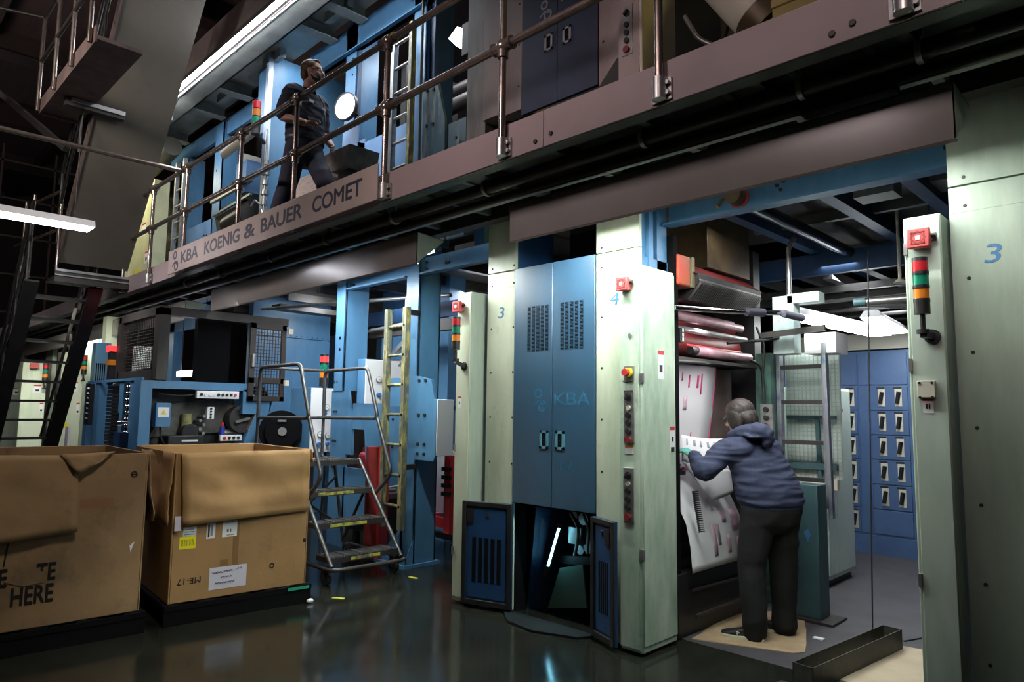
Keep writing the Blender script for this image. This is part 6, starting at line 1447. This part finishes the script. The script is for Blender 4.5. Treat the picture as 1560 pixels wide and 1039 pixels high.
# sweatshirt
b = B()
rings(b, [((-2.145, 4.705, .875), lf*.205, f*.150), ((-2.145, 4.705, .90), lf*.222, f*.168), ((-2.155, 4.70, .97), lf*.225, f*.172), ((-2.18, 4.69, 1.06), lf*.215, f*.165), ((-2.21, 4.682, 1.14), lf*.208, f*.152), ((-2.24, 4.675, 1.21), lf*.20, f*.138), ((-2.262, 4.668, 1.27), lf*.165, f*.112), ((-2.275, 4.665, 1.31), lf*.115, f*.088), ((-2.285, 4.665, 1.335), lf*.075, f*.07)], 32)
chain(b, [LS+V((.10, .05, .012)), LS, LE, LW+(LE-LW).normalized()*.005], [.098, .086, .068, .046]); chain(b, [RS+V((-.06, -.06, .012)), RS, RE, RW+(RE-RW).normalized()*.01], [.095, .086, .068, .046])
chain(b, [LW+(LE-LW).normalized()*.045, LW], [.050, .045])
sw = blob(b, .0095, 'sweatshirt', hoodie, w, 4, cloth_wr(.0085, 5, 5, 26, 3.))
# hood lying on the back
b = B()
hood_c = V((-2.215, 4.655, 1.375))
pts = []
for i in range(19):
    t = -.15+ (PI+.3)*i/18 ; pts.append(V((-2.29, 4.665, 1.345)) + lf*.105*math.cos(t) - f*.115*math.sin(t) + V((0, 0, .035*math.sin(t))))
b.tube(pts, [.034+.018*math.sin(PI*i/18) for i in range(19)], 14); b.ball(pts[0], .034, 12, 8); b.ball(pts[-1], .034, 12, 8)
rings(b, [(V((-2.25, 4.645, 1.355))-f*.03, lf*.10, f*.05), (V((-2.25, 4.645, 1.36))-f*.085, lf*.105, f*.05), (V((-2.25, 4.645, 1.34))-f*.13, lf*.085, f*.045)], 20)
b.tube([V((-2.19, 4.58, 1.395)), V((-2.125, 4.575, 1.385)), V((-2.10, 4.60, 1.335)), V((-2.125, 4.62, 1.28))], [.05, .048, .04, .03], 14); b.ball((-2.11, 4.59, 1.365), (.05, .05, .045), 12, 8)
blob(b, .008, 'hood', hoodie, sw, 5, cloth_wr(.005, 10, 10, 24, 7.))
b = B(); rings(b, [((-2.142, 4.706, .862), lf*.208, f*.154), ((-2.142, 4.706, .905), lf*.214, f*.160)], 32); b.build('waistband', hoodie, sw)
# trousers
b = B()
rings(b, [((-2.145, 4.705, .93), lf*.185, f*.140), ((-2.145, 4.705, .84), lf*.205, f*.155), ((-2.15, 4.70, .76), lf*.19, f*.145), ((-2.16, 4.69, .70), lf*.13, f*.11)], 30)
chain(b, [Lh+V((0, 0, -.02)), Lk, La+V((0, 0, .06)), La+V((-.005, 0, -.040))], [.120, .092, .078, .080]); chain(b, [Rh+V((0, 0, -.02)), Rk, Ra+V((0, 0, .06)), Ra+V((0, 0, -.040))], [.120, .092, .078, .080])
blob(b, .0095, 'trousers', trous, w, 4, cloth_wr(.006, 5, 5, 8, 1.))
def shoe(parent, heel, toe, m_up, m_sole):
    h = V(heel); t = V(toe); d = (t-h).normalized(); sd = V((-d.y, d.x, 0)); L = (t-h).length
    b = B(); S = [(.0, .030, .075), (.05, .036, .095), (.10, .037, .10), (.15, .040, .075), (.20, .046, .058), (.245, .044, .048), (.275, .03, .038)]
    rr = []
    for (u, hw, hh_) in S:
        c = h+d*(u/.275*L); ring = []
        for i in range(16):
            a = 2*PI*i/16; cs, sn = math.cos(a), math.sin(a)
            ring.append(c+sd*hw*cs+V((0, 0, .018+(hh_-.018)*max(0, (sn+1)/2)**.8)))
        rr.append(ring)
    b.loft(rr); o = b.build('shoe', m_up, parent)
    b = B(); pl = []
    for (u, hw, _h) in S: pl.append(h+d*(u/.275*L)+sd*(hw+.004))
    for (u, hw, _h) in reversed(S): pl.append(h+d*(u/.275*L)-sd*(hw+.004))
    b.prism([p+V((0, 0, .006)) for p in pl], (0, 0, .020)); b.build('sole', m_sole, o, bevel=.004)
    b = B(); c = h+d*(.60*L)-sd*(-.0)
    for sg in (1, -1): b.tube([h+d*.55*L+sd*sg*.041+V((0, 0, .045)), h+d*.63*L+sd*sg*.043+V((0, 0, .055)), h+d*.60*L+sd*sg*.044+V((0, 0, .035))], .004, 6)
    b.build('side_stripe', white, o)
solem = plain('pale_sole', (.55, .55, .42), .6)
shoe(w, (-2.135, 4.545, 0), (-2.405, 4.475, 0), black, solem); shoe(w, (-2.07, 4.815, 0), (-2.335, 4.78, 0), black, solem)
for M, s_, c_ in ((LH, -1, .55), (RH, 1, .9)):
    b = B(); hand(b, M, c_, s_, 1.25); b.M = M; b.tube([(-.04, 0, 0), (.0, 0, 0)], [.040, .034], 14); b.M = None; blob(b, .0045, 'glove', glove, w, 3)
# newspaper in the hands
pn = thing('newspaper', 'folded printed newspaper sheets held open in the worker\'s gloved hands', 'newspaper', (-2.65, 4.6, 1.2))
def quadgrid(a, b_, c, d, nu=10, nv=8, sag=.0, seed=0.):
    a, b_, c, d = V(a), V(b_), V(c), V(d); g = []
    for j in range(nv+1):
        row = []
        for i in range(nu+1):
            u, v = i/nu, j/nv; p = (a*(1-u)+b_*u)*(1-v)+(d*(1-u)+c*u)*v
            row.append(p+V((0, 0, -sag*4*u*(1-u)+.006*noise.noise(V((u*4, v*4, seed))))))
        g.append(row)
    return g
b = B(); A_, B_, C_, D_ = (-2.715, 4.50, 1.345), (-2.62, 4.93, 1.31), (-2.50, 4.82, 1.09), (-2.685, 4.45, 1.155)
b.sheet(quadgrid(A_, B_, C_, D_, 12, 8, .012, 1.)); b.build('upper_page', paperw, pn, solid=.002)
b = B(); b.sheet(quadgrid(D_, C_, (-2.49, 4.84, .925), (-2.545, 4.595, .872), 12, 8, .01, 2.)); b.build('lower_page', paperw, pn, solid=.002)
b = B()
def onpage(u0, u1, v0, v1, off=.004):
    a, b2, c, d = V(A_), V(B_), V(C_), V(D_); rows = []
    nn_ = (b2-a).cross(d-a).normalized(); nn_ = nn_ if nn_.y < 0 else -nn_
    for v in (v0, (v0+v1)/2, v1):
        rows.append([(a*(1-u)+b2*u)*(1-v)+(d*(1-u)+c*u)*v+V((0, 0, -.048*u*(1-u)))+nn_*off for u in (u0, u1)])
    b.sheet(rows)
for i in range(5): onpage(.10+i*.16, .13+i*.16+.02*(i % 2), .12, .34)
onpage(.5, .85, .55, .58); onpage(.5, .8, .64, .66); onpage(.2, .4, .5, .52)
b.build('print', plain('grey_print', (.38, .38, .44), .7), pn, solid=.001)

# ---- man on the catwalk
m = thing('person', 'bearded man in dark navy work uniform walking along the catwalk', 'person', (-5.95, 3.12, 3.13))
f = V((.95, .30, 0)).normalized(); lf = V((-f.y, f.x, 0))
cx = V((-6.02, 3.15, 0))
def c_(z, d=0., l=0.): return cx+f*d+lf*l+V((0, 0, z))
HM = frame((-5.93, 3.15, 4.745), (.74, .67, .05))
RS = c_(4.515, -.01, -.185); LS = c_(4.515, -.0, .185)
RE = V((-6.02, 2.90, 4.255)); RW = V((-5.82, 3.03, 4.175)); LE = c_(4.25, -.02, .25); LW = c_(4.08, .16, .20)
RH = frame(RW, (.80, .55, -.05), (.3, -.6, .7)); LH = frame(LW, (.7, -.2, -.6), (.3, 1, .2))
hpR = c_(4.02, 0, -.10); hpL = c_(4.02, 0, .10)
kR = V((-6.16, 3.05, 3.62)); aR = V((-6.30, 3.0, 3.24)); kL = V((-5.78, 3.25, 3.64)); aL = V((-5.70, 3.27, 3.23))
b = B(); head(b, HM, s=1.04); chain(b, [(-5.955, 3.14, 4.67), (-6.0, 3.15, 4.55)], [.058, .066])
rings(b, [(c_(4.0), lf*.15, f*.11), (c_(4.15), lf*.15, f*.11), (c_(4.35), lf*.16, f*.115), (c_(4.48), lf*.16, f*.10), (c_(4.56), lf*.08, f*.07)])
chain(b, [RS, RE, RW], [.055, .046, .033]); chain(b, [LS, LE, LW], [.055, .046, .033]); hand(b, RH, 1.1, 1); hand(b, LH, .6, 1)
chain(b, [hpR, kR, aR], [.08, .06, .045]); chain(b, [hpL, kL, aL], [.08, .06, .045])
for a, d in ((aR, V((.06, -.01, -.05))), (aL, V((.07, -.01, -.05)))): b.ball(a+d, (.08, .03, .03), 12, 8)
blob(b, .0065, 'body', skin, m, 3)
face_bits(m, HM, 1.04, True, 1)
b = B(); b.M = HM @ Matrix.Scale(1.04, 4)
b.ball((-.018, 0, .048), (.096, .082, .086), 22, 14); b.ball((-.055, 0, -.01), (.058, .074, .07), 16, 10); b.ball((.03, 0, .10), (.05, .055, .028), 14, 10); b.M = None
blob(b, .006, 'hair', hair1, m, 4)
b = B(); b.M = HM @ Matrix.Scale(1.04, 4)
b.ball((.060, 0, -.090), (.050, .052, .044), 16, 10)
for sg in (1, -1): b.tube([(.0, sg*.068, -.035), (.025, sg*.062, -.072), (.06, sg*.042, -.085)], [.012, .02, .024], 10); b.ball((.068, sg*.032, -.055), (.026, .024, .026), 10, 8)
b.ball((.094, 0, -.047), (.010, .030, .007), 10, 8); b.M = None
blob(b, .006, 'beard', beardm, m, 3)
b = B()
rings(b, [(c_(4.05), lf*.195, f*.150), (c_(4.15), lf*.198, f*.155), (c_(4.28), lf*.20, f*.150), (c_(4.40), lf*.205, f*.145), (c_(4.49), lf*.195, f*.125), (c_(4.545), lf*.14, f*.10), (c_(4.575), lf*.085, f*.08)], 32)
chain(b, [RS+lf*.06, RS, RS+(RE-RS)*.86], [.095, .086, .076]); chain(b, [LS-lf*.06, LS, LS+(LE-LS)*.86], [.095, .086, .076])
sh = blob(b, .0095, 'shirt', uniform, m, 4, cloth_wr(.006, 7, 7, 18, 2.))
b = B(); b.tube([c_(4.58, .03, -.075), c_(4.585, .075, -.03), c_(4.545, .105, 0), c_(4.585, .075, .03), c_(4.58, .03, .075), c_(4.60, -.05, .06), c_(4.60, -.05, -.06), c_(4.58, .03, -.075)], .016, 8); b.build('collar', uniform, sh)
b = B(); b.box(0, .05, -.004, .004, 0, .018); b2 = B()
def patchf(d, l, z, w_, h_, mm, name):
    p = c_(z, d, l); q = B(); q.add([p-lf*w_/2, p+lf*w_/2, p+lf*w_/2+V((0, 0, h_)), p-lf*w_/2+V((0, 0, h_)), p-lf*w_/2+f*.012, p+lf*w_/2+f*.012, p+lf*w_/2+V((0, 0, h_))+f*.012, p-lf*w_/2+V((0, 0, h_))+f*.012], [(0,3,2,1),(4,5,6,7),(0,1,5,4),(1,2,6,5),(2,3,7,6),(3,0,4,7)]); return q.build(name, mm, sh)
patchf(.140, -.085, 4.415, .055, .022, paperw, 'name_patch'); patchf(.142, .08, 4.40, .05, .02, paperw, 'badge')
b = B(); b.tube([c_(4.56, .10, .05), c_(4.47, .145, .075), c_(4.30, .165, .085), c_(4.18, .170, .09)], .006, 8); b.build('lanyard', plain('grey_strap', (.14, .15, .18), .6), sh)
b = B()
rings(b, [(c_(4.09), lf*.172, f*.138), (c_(3.98), lf*.18, f*.145), (c_(3.90), lf*.17, f*.135), (c_(3.84), lf*.12, f*.10)], 30)
chain(b, [hpR+V((0, 0, -.02)), kR, aR, aR+V((-.01, 0, -.03))], [.108, .088, .080, .076]); chain(b, [hpL+V((0, 0, -.02)), kL, aL, aL+V((0, 0, -.03))], [.108, .088, .080, .076])
tr2 = blob(b, .0095, 'trousers', uniform, m, 4, cloth_wr(.005, 5, 5, 8, 5.))
b = B(); rings(b, [(c_(4.065), lf*.196, f*.156), (c_(4.10), lf*.198, f*.157)], 32); b.build('belt', black, tr2)
ORG_Z = V((0, 0, 3.13))
shoe(m, aR+V((-.08, 0, -.11)), aR+V((.20, -.03, -.11)), black, black); shoe(m, aL+V((-.08, 0, -.10)), aL+V((.20, -.02, -.10)), black, black)
# things in shoe() rest on the deck
for o in m.children:
    if o.name.startswith('shoe'):
        for v in o.data.vertices: v.co.z += 0
p = RW+V((.08, .06, .0))
o = B().bar(p+V((-.02, -.05, .03)), p+V((.05, .03, .0)), .06, .012); tag(o.build('phone', plain('grey_phone', (.25, .26, .28), .3)), 'small grey handheld device gripped in the hand of the man on the catwalk', 'phone')
# ------------------------------------------------------------------ light
def area(name, loc, target, sx_, sy_, power, col, spread=180):
    d = bpy.data.lights.new(name, 'AREA'); d.shape = 'RECTANGLE'; d.size = sx_; d.size_y = sy_; d.energy = power; d.color = col; d.spread = math.radians(spread)
    o = bpy.data.objects.new(name, d); COL.objects.link(o); o.location = loc
    o.rotation_euler = (V(target)-V(loc)).to_track_quat('-Z', 'Y').to_euler()
    return o
area('bay_light_aisle', (-3.0, -.6, 4.6), (-3.0, 2.8, 3.55), 2.4, .5, 10, (1., .80, .80), 48)
area('bay_light_far', (-7.0, -.8, 4.8), (-7.0, 2.8, 3.5), 2.4, .5, 13, (1., .84, .80), 55)
area('bay_light_near', (.2, -.6, 4.6), (-.4, 2.8, 3.3), 1.2, .5, 4.5, (1., .82, .80), 48)
area('carton_light', (-2.6, 1.4, 5.0), (-5.3, 1.6, .9), .6, .6, 11, (1., .90, .78), 70)
area('gap_fill', (-1.95, 3.9, 2.72), (-2.5, 3.9, 2.1), .3, .1, 5, (.95, 1., .97), 130)  # added unseen light to whiten the button cabinet side
area('upper_front', (-6.3, 3.5, 5.88), (-6.4, 4.15, 4.3), 1.6, .15, 26, (.90, .95, 1.), 130)
area('upper_front_left', (-10.3, 3.5, 5.88), (-10.5, 4.15, 4.3), 1.6, .15, 16, (.90, .95, 1.), 130)
area('panel_upper', (-7.7, 4.0, 5.85), (-8.3, 4.2, 5.0), .15, .8, 9, (.90, .95, 1.), 150)
area('hall_fill', (-13, -1, 6.0), (-15, 1.5, 9.6), 2, 2, 170, (1., .74, .72))  # added upward fill for the dark ceiling and far wall
area('warm_upper_light', (-2.0, 4.4, 6.2), (-2.4, 3.8, 3.9), .4, .4, 25, (1., .80, .25))
area('warm_upper_left', (-12.6, 3.0, 5.6), (-12.6, 3.8, 4.0), .5, .5, 30, (1., .95, .65))
area('upper_inner', (-6.2, 4.8, 5.9), (-6.2, 4.4, 4.0), 1.5, .3, 25, (.9, .95, 1.))
area('reel_light', (-7.4, 3.3, 2.6), (-8.4, 3.5, 1.4), 1.2, .2, 2.5, (.95, .97, 1.))
area('panel_light', (-8.4, 5.0, 3.0), (-9.2, 4.9, 2.0), .2, 1.2, 22, (.92, .96, 1.))
area('frame_back_light', (-6.5, 5.4, 2.9), (-6.3, 5.0, 1.0), 1.8, .3, 45, (.95, .97, 1.))
area('frame_front_light', (-6.4, 3.75, 2.8), (-6.3, 4.3, 1.0), 1.4, .15, 40, (.93, .97, 1.))
area('worker_light', (-1.9, 4.9, 2.75), (-2.3, 4.8, 1.2), .15, 1.2, 8, (1., .96, .98))
area('web_light', (-2.42, 4.6, 2.05), (-2.72, 4.6, 1.5), .08, .9, 5, (1., .92, .95))
area('inner_light', (-2.2, 7.0, 2.7), (-2.2, 6.5, 0), .3, 1.5, 20, (.93, .97, 1.))
area('mesh_fill', (-2.05, 5.0, 2.62), (-2.3, 5.9, 1.6), .6, .15, 7, (.95, 1., .98), 120)  # added fill to brighten the mesh panel from the front
area('far_aisle_fill', (-11.2, 2.4, 2.9), (-13, 2.9, 1.5), .4, .4, 9, (1., .98, .85), 100)  # added unseen fill that brightens the far pale cabinet
area('farther_aisle_fill', (-14.2, 2.4, 2.9), (-16, 2.9, 1.5), .4, .4, 12, (1., .98, .88), 100)  # second added fill, for the farther cabinet
area('cage_fill', (-9.3, 1.95, 2.85), (-9.3, 2.8, 2.0), .4, .2, 4, (.95, 1., 1.), 100)  # added fill to lift the pale sheet behind the cage window
area('stair_glow', (-6.5, -1.2, 5.5), (-9, 2.2, 4.8), .8, .8, 26, (1., .88, .80), 70)
w = bpy.data.worlds.new('dim_hall'); scene.world = w; w.use_nodes = True
w.node_tree.nodes['Background'].inputs[0].default_value = (.9, .85, 1, 1); w.node_tree.nodes['Background'].inputs[1].default_value = .005
vs = scene.view_settings
vs.view_transform = 'Standard'; vs.look = 'None'; vs.exposure = 0; vs.gamma = 1; vs.use_curve_mapping = False
